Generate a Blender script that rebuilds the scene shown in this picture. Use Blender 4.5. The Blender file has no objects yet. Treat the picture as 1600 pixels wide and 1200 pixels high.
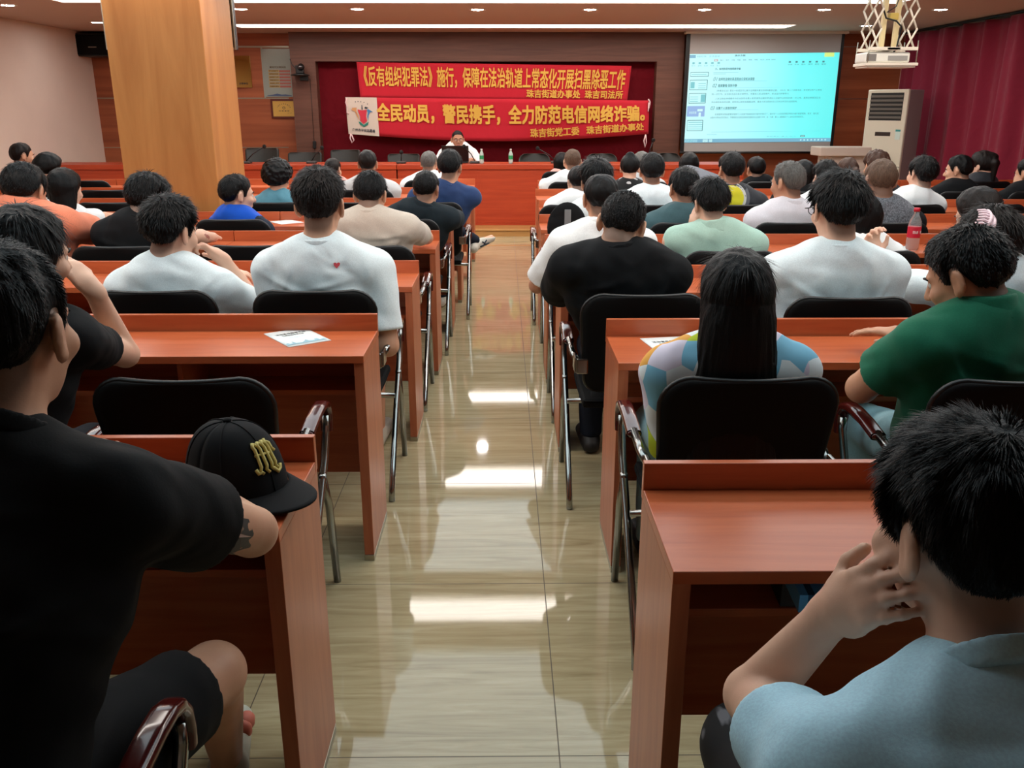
import bpy, bmesh, math, random
import numpy as np
from mathutils import Vector, Matrix

random.seed(7); RNG = np.random.default_rng(7)
SC = bpy.context.scene
COL = bpy.context.collection
PI = math.pi

# ------------------------------------------------------------------ camera
FPX, HORIZON, VANISH, EYE = 1350.0, 168.0, 785.0, 1.52      # focal length and vanishing point in pixels of a 1600 x 1200 frame
TH = math.atan((600 - HORIZON) / FPX)
PSI = math.atan((800 - VANISH) / FPX * math.cos(TH))
FW = np.array([math.sin(PSI) * math.cos(TH), math.cos(PSI) * math.cos(TH), -math.sin(TH)])
RT = np.array([math.cos(PSI), -math.sin(PSI), 0.0])
UPV = np.cross(RT, FW)
EYEP = np.array([0, 0, EYE])
cam = bpy.data.cameras.new('camera'); cam_o = bpy.data.objects.new('camera', cam); COL.objects.link(cam_o)
cam.sensor_width = 36; cam.lens = 36 * FPX / 1600; cam.clip_start = .05; cam.clip_end = 100
cam_o.matrix_world = Matrix(((RT[0], UPV[0], -FW[0], 0), (RT[1], UPV[1], -FW[1], 0), (RT[2], UPV[2], -FW[2], EYE), (0, 0, 0, 1)))
SC.camera = cam_o
def ray(x, y): return FW + RT * (x - 800) / FPX + UPV * (600 - y) / FPX
def atY(x, y, Y): r = ray(x, y); return EYEP + r * (Y / r[1])
def atZ(x, y, Z): r = ray(x, y); return EYEP + r * ((Z - EYE) / r[2])

# ------------------------------------------------------------------ world, view, lights
w = bpy.data.worlds.new('world'); SC.world = w; w.use_nodes = True
w.node_tree.nodes['Background'].inputs[0].default_value = (.75, .8, .9, 1)
w.node_tree.nodes['Background'].inputs[1].default_value = .09
vs = SC.view_settings
vs.view_transform = 'Standard'; vs.look = 'None'; vs.gamma = 1.0; vs.exposure = 0.0; vs.use_curve_mapping = False
try:
    SC.cycles.use_denoising = True; SC.cycles.denoiser = 'OPENIMAGEDENOISE'
    SC.cycles.max_bounces = 6; SC.cycles.diffuse_bounces = 3; SC.cycles.glossy_bounces = 3
    SC.cycles.sample_clamp_indirect = 6
except Exception: pass

CEIL = 2.52
STRIP_E, PANEL_E = 8.5, 1.9
STRIP_C, PANEL_C, SPOT_C = (1, .93, .86), (.74, .93, 1.0), (1, .9, .8)

# ------------------------------------------------------------------ materials
MATS = {}
def lin(c): return tuple(((v / 255) / 12.92 if v / 255 <= .04045 else ((v / 255 + .055) / 1.055) ** 2.4) for v in c)
def new_mat(name):
    m = bpy.data.materials.new(name); m.use_nodes = True
    nt = m.node_tree; return m, nt, nt.nodes['Principled BSDF']
def N(nt, t, **kw):
    n = nt.nodes.new(t)
    for k, v in kw.items():
        if k.startswith('i_'): n.inputs[k[2:].replace('_', ' ')].default_value = v
        else: setattr(n, k, v)
    return n
def coords(nt, scale, kind='Object', rnd=True):
    tc = N(nt, 'ShaderNodeTexCoord'); mp = N(nt, 'ShaderNodeMapping'); mp.inputs['Scale'].default_value = scale
    nt.links.new(tc.outputs[kind], mp.inputs[0])
    if rnd:
        oi = N(nt, 'ShaderNodeObjectInfo'); ml = N(nt, 'ShaderNodeMath', operation='MULTIPLY'); ml.inputs[1].default_value = 37
        nt.links.new(oi.outputs['Random'], ml.inputs[0]); nt.links.new(ml.outputs[0], mp.inputs['Location'])
    return mp.outputs[0]
def bump(nt, bs, fac, strength, dist=.002):
    b = N(nt, 'ShaderNodeBump'); b.inputs['Strength'].default_value = strength; b.inputs['Distance'].default_value = dist
    nt.links.new(fac, b.inputs['Height']); nt.links.new(b.outputs[0], bs.inputs['Normal'])
def ramp(nt, fac, stops):
    r = N(nt, 'ShaderNodeValToRGB'); e = r.color_ramp.elements
    e[0].position, e[0].color = stops[0][0], (*stops[0][1], 1); e[1].position, e[1].color = stops[-1][0], (*stops[-1][1], 1)
    for p, c in stops[1:-1]: x = e.new(p); x.color = (*c, 1)
    nt.links.new(fac, r.inputs[0]); return r.outputs[0]
def plain(name, rgb, rough=.5, metal=0, spec=.5, coat=0, noise=0, nscale=60):
    if name in MATS: return MATS[name]
    m, nt, b = new_mat(name); c = lin(rgb)
    b.inputs['Base Color'].default_value = (*c, 1); b.inputs['Roughness'].default_value = rough; b.inputs['Metallic'].default_value = metal
    b.inputs['Specular IOR Level'].default_value = spec; b.inputs['Coat Weight'].default_value = coat; b.inputs['Coat Roughness'].default_value = .08
    if noise:
        n = N(nt, 'ShaderNodeTexNoise'); n.inputs['Scale'].default_value = nscale; n.inputs['Detail'].default_value = 4
        nt.links.new(coords(nt, (1, 1, 1)), n.inputs[0])
        nt.links.new(ramp(nt, n.outputs[0], [(.3, tuple(v * (1 - noise) for v in c)), (.7, tuple(min(1, v * (1 + noise)) for v in c))]), b.inputs['Base Color'])
    MATS[name] = m; return m
def wood(name, dark, light, scale, rough=.35, spec=.5, coat=.0, kind='Object', detail=5):
    if name in MATS: return MATS[name]
    m, nt, b = new_mat(name)
    co = coords(nt, scale, kind)
    n = N(nt, 'ShaderNodeTexNoise'); n.inputs['Scale'].default_value = 1; n.inputs['Detail'].default_value = detail; n.inputs['Roughness'].default_value = .6; n.inputs['Distortion'].default_value = .6
    nt.links.new(co, n.inputs[0])
    nt.links.new(ramp(nt, n.outputs[0], [(.28, lin(dark)), (.5, tuple((a + c) / 2 for a, c in zip(lin(dark), lin(light)))), (.72, lin(light))]), b.inputs['Base Color'])
    b.inputs['Roughness'].default_value = rough; b.inputs['Specular IOR Level'].default_value = spec; b.inputs['Coat Weight'].default_value = coat
    MATS[name] = m; return m
def glow(name, rgb, e):
    m, nt, b = new_mat(name)
    b.inputs['Base Color'].default_value = (.8, .8, .8, 1); b.inputs['Emission Color'].default_value = (*rgb, 1); b.inputs['Emission Strength'].default_value = e
    MATS[name] = m; return m
def cloth(name, rgb, rough=.85, weave=260, folds=.5, heather=0):
    if name in MATS: return MATS[name]
    m, nt, b = new_mat(name); c = lin(rgb)
    b.inputs['Roughness'].default_value = rough; b.inputs['Specular IOR Level'].default_value = .25
    b.inputs['Sheen Weight'].default_value = .12 if sum(rgb) > 150 else 0; b.inputs['Sheen Roughness'].default_value = .5
    co = coords(nt, (1, 1, 1))
    n1 = N(nt, 'ShaderNodeTexNoise'); n1.inputs['Scale'].default_value = 5.5; n1.inputs['Detail'].default_value = 1.2; n1.inputs['Distortion'].default_value = .9
    n2 = N(nt, 'ShaderNodeTexNoise'); n2.inputs['Scale'].default_value = weave; n2.inputs['Detail'].default_value = 2
    nt.links.new(co, n1.inputs[0]); nt.links.new(co, n2.inputs[0])
    h = heather or .06
    nt.links.new(ramp(nt, n2.outputs[0], [(.35, tuple(v * (1 - h) for v in c)), (.65, tuple(min(1, v * (1 + h)) for v in c))]), b.inputs['Base Color'])
    ad = N(nt, 'ShaderNodeMath', operation='MULTIPLY_ADD'); ad.inputs[1].default_value = .012
    nt.links.new(n2.outputs[0], ad.inputs[0]); nt.links.new(n1.outputs[0], ad.inputs[2])
    bump(nt, b, ad.outputs[0], folds * 1.3, .03)
    MATS[name] = m; return m
def skin(name, rgb, red=.12):
    if name in MATS: return MATS[name]
    m, nt, b = new_mat(name); c = lin(rgb)
    n = N(nt, 'ShaderNodeTexNoise'); n.inputs['Scale'].default_value = 14; n.inputs['Detail'].default_value = 5
    nt.links.new(coords(nt, (1, 1, 1)), n.inputs[0])
    nt.links.new(ramp(nt, n.outputs[0], [(.3, (c[0] * .95, c[1] * (1 - red), c[2] * (1 - red))), (.7, (min(1, c[0] * 1.04), c[1] * 1.05, c[2] * 1.05))]), b.inputs['Base Color'])
    at = N(nt, 'ShaderNodeAttribute'); at.attribute_name = 'stubble'; mx = N(nt, 'ShaderNodeMixRGB')        # cropped hair at nape and temples
    lk = b.inputs['Base Color'].links[0].from_socket; nt.links.new(at.outputs['Fac'], mx.inputs[0]); nt.links.new(lk, mx.inputs[1]); mx.inputs[2].default_value = (.035, .028, .025, 1); nt.links.new(mx.outputs[0], b.inputs['Base Color'])
    b.inputs['Roughness'].default_value = .48; b.inputs['Specular IOR Level'].default_value = .35
    n3 = N(nt, 'ShaderNodeTexNoise'); n3.inputs['Scale'].default_value = 350; n3.inputs['Detail'].default_value = 2
    nt.links.new(coords(nt, (1, 1, 1)), n3.inputs[0]); bump(nt, b, n3.outputs[0], .12, .001)
    MATS[name] = m; return m
def hairmat(name, rgb, rough=.42):
    if name in MATS: return MATS[name]
    m, nt, b = new_mat(name); c = lin(rgb)
    b.inputs['Roughness'].default_value = rough; b.inputs['Specular IOR Level'].default_value = .2
    n = N(nt, 'ShaderNodeTexNoise'); n.inputs['Scale'].default_value = 1; n.inputs['Detail'].default_value = 4
    nt.links.new(coords(nt, (240, 240, 25)), n.inputs[0])
    nt.links.new(ramp(nt, n.outputs[0], [(.3, tuple(v * .6 for v in c)), (.75, tuple(v * 1.5 for v in c))]), b.inputs['Base Color'])
    bump(nt, b, n.outputs[0], .5, .003)
    MATS[name] = m; return m

DESK = wood('cherry laminate', (176, 82, 46), (200, 106, 64), (2.2, 26, 26), .30, .5)
DESKV = wood('cherry laminate upright', (168, 86, 56), (192, 112, 76), (26, 26, 2.2), .34, .45)
EDGE = wood('desk edge band', (150, 70, 42), (196, 108, 72), (2, 20, 20), .4)
STAGEW = wood('stage desk veneer', (160, 52, 26), (186, 72, 38), (1.2, 14, 20), .4, .4)
PILLARW = wood('honey oak veneer', (176, 112, 56), (202, 138, 76), (7, 7, .7), .45, .4, detail=4)
WALLW = wood('red brown wall veneer', (140, 72, 44), (178, 100, 64), (.35, 8, 9), .4, .4, detail=3)
DARKW = wood('dark walnut veneer', (86, 54, 44), (112, 74, 60), (1.0, 9, 16), .45, .35)
STEPW = wood('yellow step veneer', (170, 122, 66), (200, 150, 90), (1, 14, 14), .4)
WHITEW = plain('pink white wall paint', (226, 204, 190), .8, noise=.02, nscale=3)
CEILM = plain('ceiling paint', (186, 156, 142), .85)
BLACKF = plain('black chair mesh', (10, 10, 11), .8, spec=.2, noise=.3, nscale=300)
BLACKP = plain('black plastic', (14, 14, 15), .4)
CHROME = plain('chrome', (158, 160, 158), .18, 1)
STEEL = plain('brushed steel', (170, 165, 150), .35, 1)
REDPAD = plain('dark red lacquer', (74, 18, 16), .18, coat=.6)
LEATHER = plain('dark leather', (44, 44, 40), .42, noise=.15, nscale=90)
WHITEP = plain('white plastic', (226, 222, 210), .45)
PAPER = plain('white paper', (232, 240, 240), .7)
INK = plain('dark ink', (40, 50, 62), .8)
REDVEL = cloth('crimson backdrop velvet', (104, 8, 22), .95)
BANRED = cloth('red banner cloth', (186, 28, 44), .8, folds=.15)
GOLDT = plain('yellow lettering', (216, 166, 66), .7)
GOLD = plain('gold plate', (222, 176, 80), .25, .7)
BLACKHAIR = hairmat('black hair', (8, 8, 9), .5)
DARKHAIR = hairmat('dark brown hair', (24, 18, 16), .5)
GREYHAIR = hairmat('grey hair', (96, 92, 88), .5)
BUZZHAIR = hairmat('shaved brown hair', (92, 70, 56), .6)
SKIN = skin('light tan skin', (212, 162, 132)); SKIN2 = skin('tan skin', (198, 146, 116)); SKIN3 = skin('fair skin', (226, 182, 156))
EYEW = plain('eye white', (220, 215, 208), .25); EYED = plain('dark iris', (26, 18, 14), .2)
LIP = plain('lips', (172, 104, 90), .45)

# ------------------------------------------------------------------ mesh helpers
def mesh_from(name, V, F, mats=None, smooth=False, fm=None):
    me = bpy.data.meshes.new(name)
    V = np.asarray(V, dtype=np.float64)
    me.from_pydata(V.tolist(), [], [list(map(int, f)) for f in F])
    for m in (mats or []): me.materials.append(m)
    if smooth: me.polygons.foreach_set('use_smooth', [True] * len(me.polygons))
    if fm is not None: me.polygons.foreach_set('material_index', list(map(int, fm)))
    me.update(); return me
class MB:
    def __init__(s): s.v = []; s.f = []; s.m = []; s.cur = 0; s.sm = []
    def add(s, V, F, smooth=False):
        o = len(s.v); s.v += [tuple(map(float, v)) for v in V]
        for f in F: s.f.append([i + o for i in f]); s.m.append(s.cur); s.sm.append(smooth)
        return s
    def box(s, a, b, c=.0015):
        a = np.minimum(a, b) * 1.0; b = np.maximum(a, b) * 1.0
        if c <= 0:
            V = [(x, y, z) for x in (a[0], b[0]) for y in (a[1], b[1]) for z in (a[2], b[2])]
            return s.add(V, [(0, 1, 3, 2), (4, 6, 7, 5), (0, 4, 5, 1), (2, 3, 7, 6), (0, 2, 6, 4), (1, 5, 7, 3)])
        c = min(c, *(abs(b - a) * .45))
        bm = bmesh.new(); bmesh.ops.create_cube(bm, size=1)
        for v in bm.verts: v.co = Vector([(a[i] + b[i]) / 2 + v.co[i] * (b[i] - a[i]) for i in range(3)])
        bmesh.ops.bevel(bm, geom=list(bm.edges), offset=c, segments=2, affect='EDGES', profile=.5)
        bm.verts.index_update(); s.add([v.co[:] for v in bm.verts], [[v.index for v in f.verts] for f in bm.faces]); bm.free(); return s
    def tube(s, pts, r, n=8, closed=False, cap=True):
        pts = [Vector(p) for p in pts]; k = len(pts); rr = r if hasattr(r, '__len__') else [r] * k
        V = []; F = []; prev = None
        for i, p in enumerate(pts):
            a = pts[i - 1] if (i or closed) else p; b = pts[(i + 1) % k] if (i < k - 1 or closed) else p
            t = (b - a).normalized()
            if prev is None: prev = t.orthogonal().normalized()
            prev = (prev - t * prev.dot(t)); prev = prev.normalized() if prev.length > 1e-6 else t.orthogonal().normalized()
            q = t.cross(prev)
            V += [p + (prev * math.cos(2 * PI * j / n) + q * math.sin(2 * PI * j / n)) * rr[i] for j in range(n)]
        for i in range(k if closed else k - 1):
            for j in range(n):
                F.append((i * n + j, i * n + (j + 1) % n, ((i + 1) % k) * n + (j + 1) % n, ((i + 1) % k) * n + j))
        if cap and not closed: F += [tuple(range(n - 1, -1, -1)), tuple((k - 1) * n + j for j in range(n))]
        return s.add(V, F, True)
    def lathe(s, prof, c=(0, 0, 0), n=24):
        V = []; F = []
        for r, z in prof: V += [(c[0] + r * math.cos(2 * PI * j / n), c[1] + r * math.sin(2 * PI * j / n), c[2] + z) for j in range(n)]
        for i in range(len(prof) - 1):
            for j in range(n): F.append((i * n + j, i * n + (j + 1) % n, (i + 1) * n + (j + 1) % n, (i + 1) * n + j))
        F += [tuple(range(n - 1, -1, -1)), tuple((len(prof) - 1) * n + j for j in range(n))]
        return s.add(V, F, True)
    def ball(s, c, r, n=14):
        r = r if hasattr(r, '__len__') else (r, r, r); V = []; F = []
        for i in range(n + 1):
            a = PI * i / n
            for j in range(n): V.append((c[0] + r[0] * math.sin(a) * math.cos(2 * PI * j / n), c[1] + r[1] * math.sin(a) * math.sin(2 * PI * j / n), c[2] + r[2] * math.cos(a)))
        for i in range(n):
            for j in range(n): F.append((i * n + j, (i + 1) * n + j, (i + 1) * n + (j + 1) % n, i * n + (j + 1) % n))
        return s.add(V, F, True)
    def prism(s, poly, f0, f1):        # polygon (2D) between two mapping functions
        n = len(poly); V = [f0(*p) for p in poly] + [f1(*p) for p in poly]
        return s.add(V, [tuple(range(n)), tuple(range(2 * n - 1, n - 1, -1))] + [(i, i + n, (i + 1) % n + n, (i + 1) % n) for i in range(n)])
    def grid(s, fn, nu, nv, smooth=True, two=0):
        V = [fn(u / nu, v / nv) for v in range(nv + 1) for u in range(nu + 1)]
        F = [(v * (nu + 1) + u, v * (nu + 1) + u + 1, (v + 1) * (nu + 1) + u + 1, (v + 1) * (nu + 1) + u) for v in range(nv) for u in range(nu)]
        return s.add(V, F, smooth)
    def mesh(s, name, mats):
        me = mesh_from(name, s.v, s.f, mats if isinstance(mats, (list, tuple)) else [mats], fm=s.m)
        me.polygons.foreach_set('use_smooth', s.sm); me.update(); return me

def link(name, me, parent=None, loc=None):
    o = bpy.data.objects.new(name, me); COL.objects.link(o)
    if parent: o.parent = parent
    if loc is not None: o.location = loc
    return o
def tag(o, label, cat, group=None, kind=None):
    if label: o['label'] = label
    if cat: o['category'] = cat
    if group: o['group'] = group
    if kind: o['kind'] = kind
    return o
def thing(name, label, cat, loc=(0, 0, 0), group=None, rz=0):
    o = link(name, None); o.location = loc; o.rotation_euler = (0, 0, rz); return tag(o, label, cat, group)
def struct(name, mb, mats): return tag(link(name, mb.mesh(name, mats)), None, None, kind='structure')
def part(name, mb, mats, parent): return link(name, mb.mesh(name, mats), parent)
def copy_tree(o, parent=None, depth=0):
    c = o.copy(); COL.objects.link(c)
    if parent: c.parent = parent
    for ch in [x for x in KIDS.get(o.name, [])]: copy_tree(ch, c)
    return c
KIDS = {}
def remember(o):
    KIDS[o.name] = list(o.children)
    for c in o.children: remember(c)

# text as flat mesh fitted into a quad given by a mapping (u,v in 0..1) -> point
def text_mesh(body, weight=0.0, shear=0.0):
    cu = bpy.data.curves.new('lettering', 'FONT'); cu.body = body; cu.size = 1; cu.offset = weight; cu.resolution_u = 3; cu.shear = shear
    o = bpy.data.objects.new('lettering', cu); COL.objects.link(o)
    bpy.context.view_layer.update()
    me = bpy.data.meshes.new_from_object(o.evaluated_get(bpy.context.evaluated_depsgraph_get()))
    V = np.array([v.co[:2] for v in me.vertices]); F = [list(p.vertices) for p in me.polygons]
    bpy.data.objects.remove(o); bpy.data.curves.remove(cu); bpy.data.meshes.remove(me)
    return V, F
def add_text(mb, body, fn, weight=0.0, shear=0.0, yfit=None):
    V, F = text_mesh(body, 0, shear)
    lo, hi = V.min(0), V.max(0)
    if yfit: lo[1], hi[1] = yfit
    U = (V - lo) / (hi - lo)
    if not weight: mb.add([fn(u, v) for u, v in U], F); return
    sc_ = hi - lo; dx, dy = weight / sc_[0], weight / sc_[1]
    for k, (a, b) in enumerate(((0, 0), (dx, dy), (-dx, dy), (dx, -dy), (-dx, -dy))): mb.add([np.array(fn(u + a, v + b)) - np.array([0, .0002 * k, 0]) for u, v in U], F)
def quad_fn(tl, tr, br, bl, Y, dy=0.0, wave=None):
    P = [atY(*q, Y) for q in (tl, tr, br, bl)]
    def fn(u, v):
        p = (P[0] * (1 - u) + P[1] * u) * v + (P[3] * (1 - u) + P[2] * u) * (1 - v)
        p = p + np.array([0, dy, 0])
        if wave: p = p + np.array([0, wave(p[0], p[2]), 0])
        return p
    return fn

# ================================================================== THE ROOM
XL, XR, YB, YF = -5.85, 5.75, 13.2, -4.0
# floor: polished beige stone tiles 0.81 m, streaked along X
def tile_mat():
    m, nt, b = new_mat('polished beige tile')
    tc = N(nt, 'ShaderNodeTexCoord'); L = nt.links.new
    mp = N(nt, 'ShaderNodeMapping'); mp.inputs['Scale'].default_value = (.9, 11, 1); L(tc.outputs['Object'], mp.inputs[0])
    n = N(nt, 'ShaderNodeTexNoise'); n.inputs['Scale'].default_value = 2.2; n.inputs['Detail'].default_value = 8; n.inputs['Roughness'].default_value = .62; n.inputs['Distortion'].default_value = 1.4; L(mp.outputs[0], n.inputs[0])
    c = ramp(nt, n.outputs[0], [(.25, lin((150, 134, 100))), (.5, lin((178, 164, 128))), (.75, lin((196, 184, 150)))])
    mp2 = N(nt, 'ShaderNodeMapping'); mp2.inputs['Location'].default_value = (-.135 / .81, -1.745 / .81, 0); mp2.inputs['Scale'].default_value = (1 / .81, 1 / .81, 1); L(tc.outputs['Object'], mp2.inputs[0])
    sp = N(nt, 'ShaderNodeSeparateXYZ'); L(mp2.outputs[0], sp.inputs[0])
    g = []
    for ax in 'XY':
        pp = N(nt, 'ShaderNodeMath', operation='PINGPONG'); pp.inputs[1].default_value = .5; L(sp.outputs[ax], pp.inputs[0])
        ls = N(nt, 'ShaderNodeMath', operation='LESS_THAN'); ls.inputs[1].default_value = .0019; L(pp.outputs[0], ls.inputs[0]); g.append(ls.outputs[0])
    mx = N(nt, 'ShaderNodeMath', operation='MAXIMUM'); L(g[0], mx.inputs[0]); L(g[1], mx.inputs[1])
    mix = N(nt, 'ShaderNodeMixRGB'); L(mx.outputs[0], mix.inputs[0]); L(c, mix.inputs[1]); mix.inputs[2].default_value = (*lin((84, 72, 52)), 1)
    L(mix.outputs[0], b.inputs['Base Color'])
    b.inputs['Roughness'].default_value = .045; b.inputs['Specular IOR Level'].default_value = .62
    mr = N(nt, 'ShaderNodeMath', operation='MULTIPLY_ADD'); mr.inputs[1].default_value = .5; mr.inputs[2].default_value = .045; L(mx.outputs[0], mr.inputs[0]); L(mr.outputs[0], b.inputs['Roughness'])
    return m
YS = float(atZ(800, 369.5, 0)[1])            # front edge of the low stage
SZ = .09
struct('floor', MB().box((XL, YF, -.1), (XR, YS, 0), 0), tile_mat())
mb = MB(); mb.box((XL, YS, -.1), (XR, YB, SZ - .02), 0); mb.cur = 1; mb.box((XL, YS - .012, SZ - .02), (XR, YB, SZ), .004)
struct('stage_platform', mb, [STEPW, STEPW])
struct('trim_1', MB().box((XL, 9.98, .0005), (XR, 10.03, .002), 0), [STEPW])
struct('wall_left', MB().box((XL - .1, YF, 0), (XL, YB, CEIL + .1), 0), WHITEW)
struct('wall_right', MB().box((XR, YF, 0), (XR + .1, YB, CEIL + .1), 0), WHITEW)
struct('wall_rear', MB().box((XL, YF - .1, 0), (XR, YF, CEIL + .1), 0), WHITEW)
struct('wall_front', MB().box((XL, YB, 0), (XR, YB + .1, CEIL + .1), 0), WALLW)

# ceiling with recesses for the light strips and glowing coffers
STRIPS = [(11.8, 12.3, -3.45, 3.75), (8.85, 9.45, -4.4, 4.0), (6.2, 6.6, -4.4, 4.0), (3.3, 3.7, -4.4, 4.0)]
PANELS = [(7.0, 8.6, -4.2, 3.8), (4.35, 5.85, -4.2, 3.8), (1.7, 2.9, -4.2, 3.8)]  # pale coffers, their hidden cove light put in as an added surface glow
ev = sorted([s for s in STRIPS + PANELS])
mb = MB(); y = YF
for (a, b, x0, x1) in ev:
    mb.box((XL, y, CEIL), (XR, a, CEIL + .1), 0)
    mb.box((XL, a, CEIL), (x0, b, CEIL + .1), 0); mb.box((x1, a, CEIL), (XR, b, CEIL + .1), 0); y = b
mb.box((XL, y, CEIL), (XR, YB, CEIL + .1), 0)
mb.box((XL, YF, CEIL + .1), (XR, YB, CEIL + .2), 0)
struct('ceiling', mb, CEILM)
M_STRIP = glow('warm white light strip', STRIP_C, STRIP_E); M_PANEL = glow('cool white coffer glow', PANEL_C, PANEL_E); M_SPOT = glow('downlight lamp', (1, .97, .95), 160)
FRAMEW = plain('light frame white', (230, 225, 218), .5)
words = ['nearest the stage', 'second from the stage', 'over the middle rows', 'over the rear rows', 'above the back row desks']
def ceil_light(a, b, x0, x1, m, label, group):
    t = thing('ceiling_light', label, 'ceiling light', ((x0 + x1) / 2, (a + b) / 2, CEIL), group)
    hx, hy = (x1 - x0) / 2, (b - a) / 2
    part('diffuser', MB().box((-hx + .012, -hy + .012, .05), (hx - .012, hy - .012, .07), 0), m, t)
    f = MB()
    for (p, q) in (((-hx, -hy), (hx, -hy + .012)), ((-hx, hy - .012), (hx, hy)), ((-hx, -hy), (-hx + .012, hy)), ((hx - .012, -hy), (hx, hy))): f.box((*p, .0), (*q, .075), 0)
    part('frame', f, FRAMEW, t)
for i, (a, b, x0, x1) in enumerate(STRIPS): ceil_light(a, b, x0, x1, M_STRIP, 'long warm white ceiling light strip ' + words[i], 'long warm ceiling strips')
for i, (a, b, x0, x1) in enumerate(PANELS): ceil_light(a, b, x0, x1, M_PANEL, 'wide cool white ceiling coffer with added glow ' + ['between the two front strips', 'over the middle desk rows', 'over the rear desk rows'][i], 'wide cool ceiling panels')
DL = [(12, 8, 'left edge by the white wall'), (376, 14, 'just right of the oak pillar'), (558, 14, 'above the left end of the red banners'), (746, 15, 'above the middle of the red banners'),
      (922, 15, 'above the right half of the red banners'), (1101, 15, 'above the left edge of the projection screen'), (1288, 15, 'above the right edge of the projection screen'), (1470, 15, 'right of the projector lift'),
      (152, 35, 'above the black wall speaker'), (1354, 40, 'just left of the projector lift, lower in view')]
for x, y, wd in DL:
    p = atZ(x, y, CEIL)
    t = thing('downlight', 'round recessed white ceiling downlight, ' + wd, 'downlight', (p[0], p[1], CEIL), 'round ceiling downlights')
    part('trim_ring', MB().lathe([(.062, -.001), (.088, -.006), (.09, .0), (.062, .012)]), FRAMEW, t)
    part('lamp', MB().lathe([(.001, -.004), (.06, -.004), (.06, .004), (.001, .004)]), M_SPOT, t)

# proscenium of dark veneer around the red backdrop
YP = 12.95
fl, fr = atY(451, 60, YP)[0], atY(1070, 60, YP)[0]
il, ir, it = atY(496, 150, YP)[0], atY(1024, 150, YP)[0], atY(700, 96, YP)[2]
mb = MB(); mb.box((fl, YP, SZ), (il, YB, CEIL), 0); mb.box((ir, YP, SZ), (fr, YB, CEIL), 0); mb.box((il, YP, it), (ir, YB, CEIL), 0)
struct('trim_2', mb, DARKW)
bd = MB(); bd.grid(lambda u, v: (il + (ir - il) * u, YB - .06 + .008 * math.sin(u * 60), SZ + (it - SZ) * v), 120, 4)
struct('backdrop', bd, REDVEL)
gl = plain('dark groove', (30, 14, 10), .7)
mb = MB()
for px in (700, 800, 640, 880): mb.box((atY(px, 150, YB - .08)[0] - .003, YB - .075, SZ), (atY(px, 150, YB - .08)[0] + .003, YB - .072, it), 0)
# chrome lines and panel seams on the front wall
def hline(n, x0, x1, ypx, h=.012, m=STEEL):
    z = atY((x0 + x1) / 2, ypx, YB)[2]; struct(n, MB().box((atY(x0, ypx, YB)[0], YB - .006, z - h), (atY(x1, ypx, YB)[0], YB, z + h), .001), m)
wl = il - .5
hline('trim_3', 150, 451, 73); hline('trim_4', 120, 451, 153.5, .008); hline('trim_5', 120, 451, 230.5, .006)
hline('trim_6', 1310, 1420, 73, .006); hline('trim_7', 1300, 1420, 154.5, .006)
xv = atY(411, 110, YB)[0]; struct('trim_8', MB().box((xv - .012, YB - .006, atY(411, 153, YB)[2]), (xv + .012, YB, atY(411, 74, YB)[2]), .001), STEEL)
xv = atY(153, 200, YB)[0]; struct('trim_9', MB().box((xv - .008, YB - .004, SZ), (xv + .008, YB, atY(153, 92, YB)[2]), .001), EDGE)

# square oak pillar standing between the left desk rows
PA = atY(309, 0, 6.42); PB = atY(157, 0, 6.42); PC = atY(361, 10, 7.12)
px0, px1 = float(PB[0]), float((PA[0] + PC[0]) / 2)
PY0, PY1 = 6.42, 7.12
mb = MB(); mb.box((px0, PY0, 0), (px1, PY1, CEIL), .006)
struct('pillar', mb, PILLARW)

# ------------------------------------------------------------------ red curtain along the right wall
CURT = cloth('wine red curtain velvet', (120, 22, 46), .85, folds=.35)
rng = random.Random(3)
mb = MB()
ph = [rng.uniform(0, 6) for _ in range(6)]
def curt(u, v):
    y = 12.85 - u * 8.4; z = .03 + (CEIL - .05 - .03) * v
    k = 5.6 * y
    amp = .065 * (1 - .25 * v)
    x = XR - .17 + amp * (math.sin(k * 2.1 + .6 * math.sin(k * .7 + ph[0]) + .25 * (1 - v) * math.sin(k * .33 + ph[1])) + .35 * math.sin(k * 4.7 + ph[2])) - .015 * math.sin(3 * v + k)
    return (x, y, z)
mb.grid(curt, 560, 24)
cur = part('curtain', mb, CURT, None)
sol = cur.modifiers.new('thickness', 'SOLIDIFY'); sol.thickness = .004
tag(cur, 'wine red pleated floor length curtain covering the right wall', 'curtain')
rail = part('curtain_rail', MB().tube([(XR - .17, 12.9, CEIL - .02), (XR - .17, 4.4, CEIL - .02)], .014), BLACKP, cur)

# ------------------------------------------------------------------ two red banners on the backdrop
YN = 12.9
def wave1(x, z): return .012 * math.sin(2.1 * x + 2.5 * z) + .007 * math.sin(5.3 * x - 4 * z)
def wave2(x, z): return .012 * math.sin(1.7 * x + 5.5 * z + 1) + .008 * math.sin(4.1 * x - 7 * z)
def banner_sheet(tl, tr, br, bl, wave, sag=0):
    q = quad_fn(tl, tr, br, bl, YN, wave=wave); mb = MB()
    def fn(u, v):
        p = q(u, v); p[2] -= sag * math.sin(PI * min(1, max(0, u))) * (1 - v); return p
    mb.grid(fn, 90, 10); return mb, fn
def off(fn, d, U=(0, 1), V=(0, 1), sl=0):
    def g(u, v):
        p = np.array(fn(U[0] + (U[1] - U[0]) * u, V[0] + (V[1] - V[0]) * v + sl * u)); p[1] -= d; return p
    return g
t = thing('banner', 'upper red banner with narrow yellow Chinese characters on the crimson backdrop', 'banner', (0, 0, 0), 'red slogan banners')
mb, f1 = banner_sheet((557, 97), (987, 103), (980, 159), (563, 153), wave1)
sh = part('sheet', mb, BANRED, t); sh.modifiers.new('thickness', 'SOLIDIFY').thickness = .002
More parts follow.
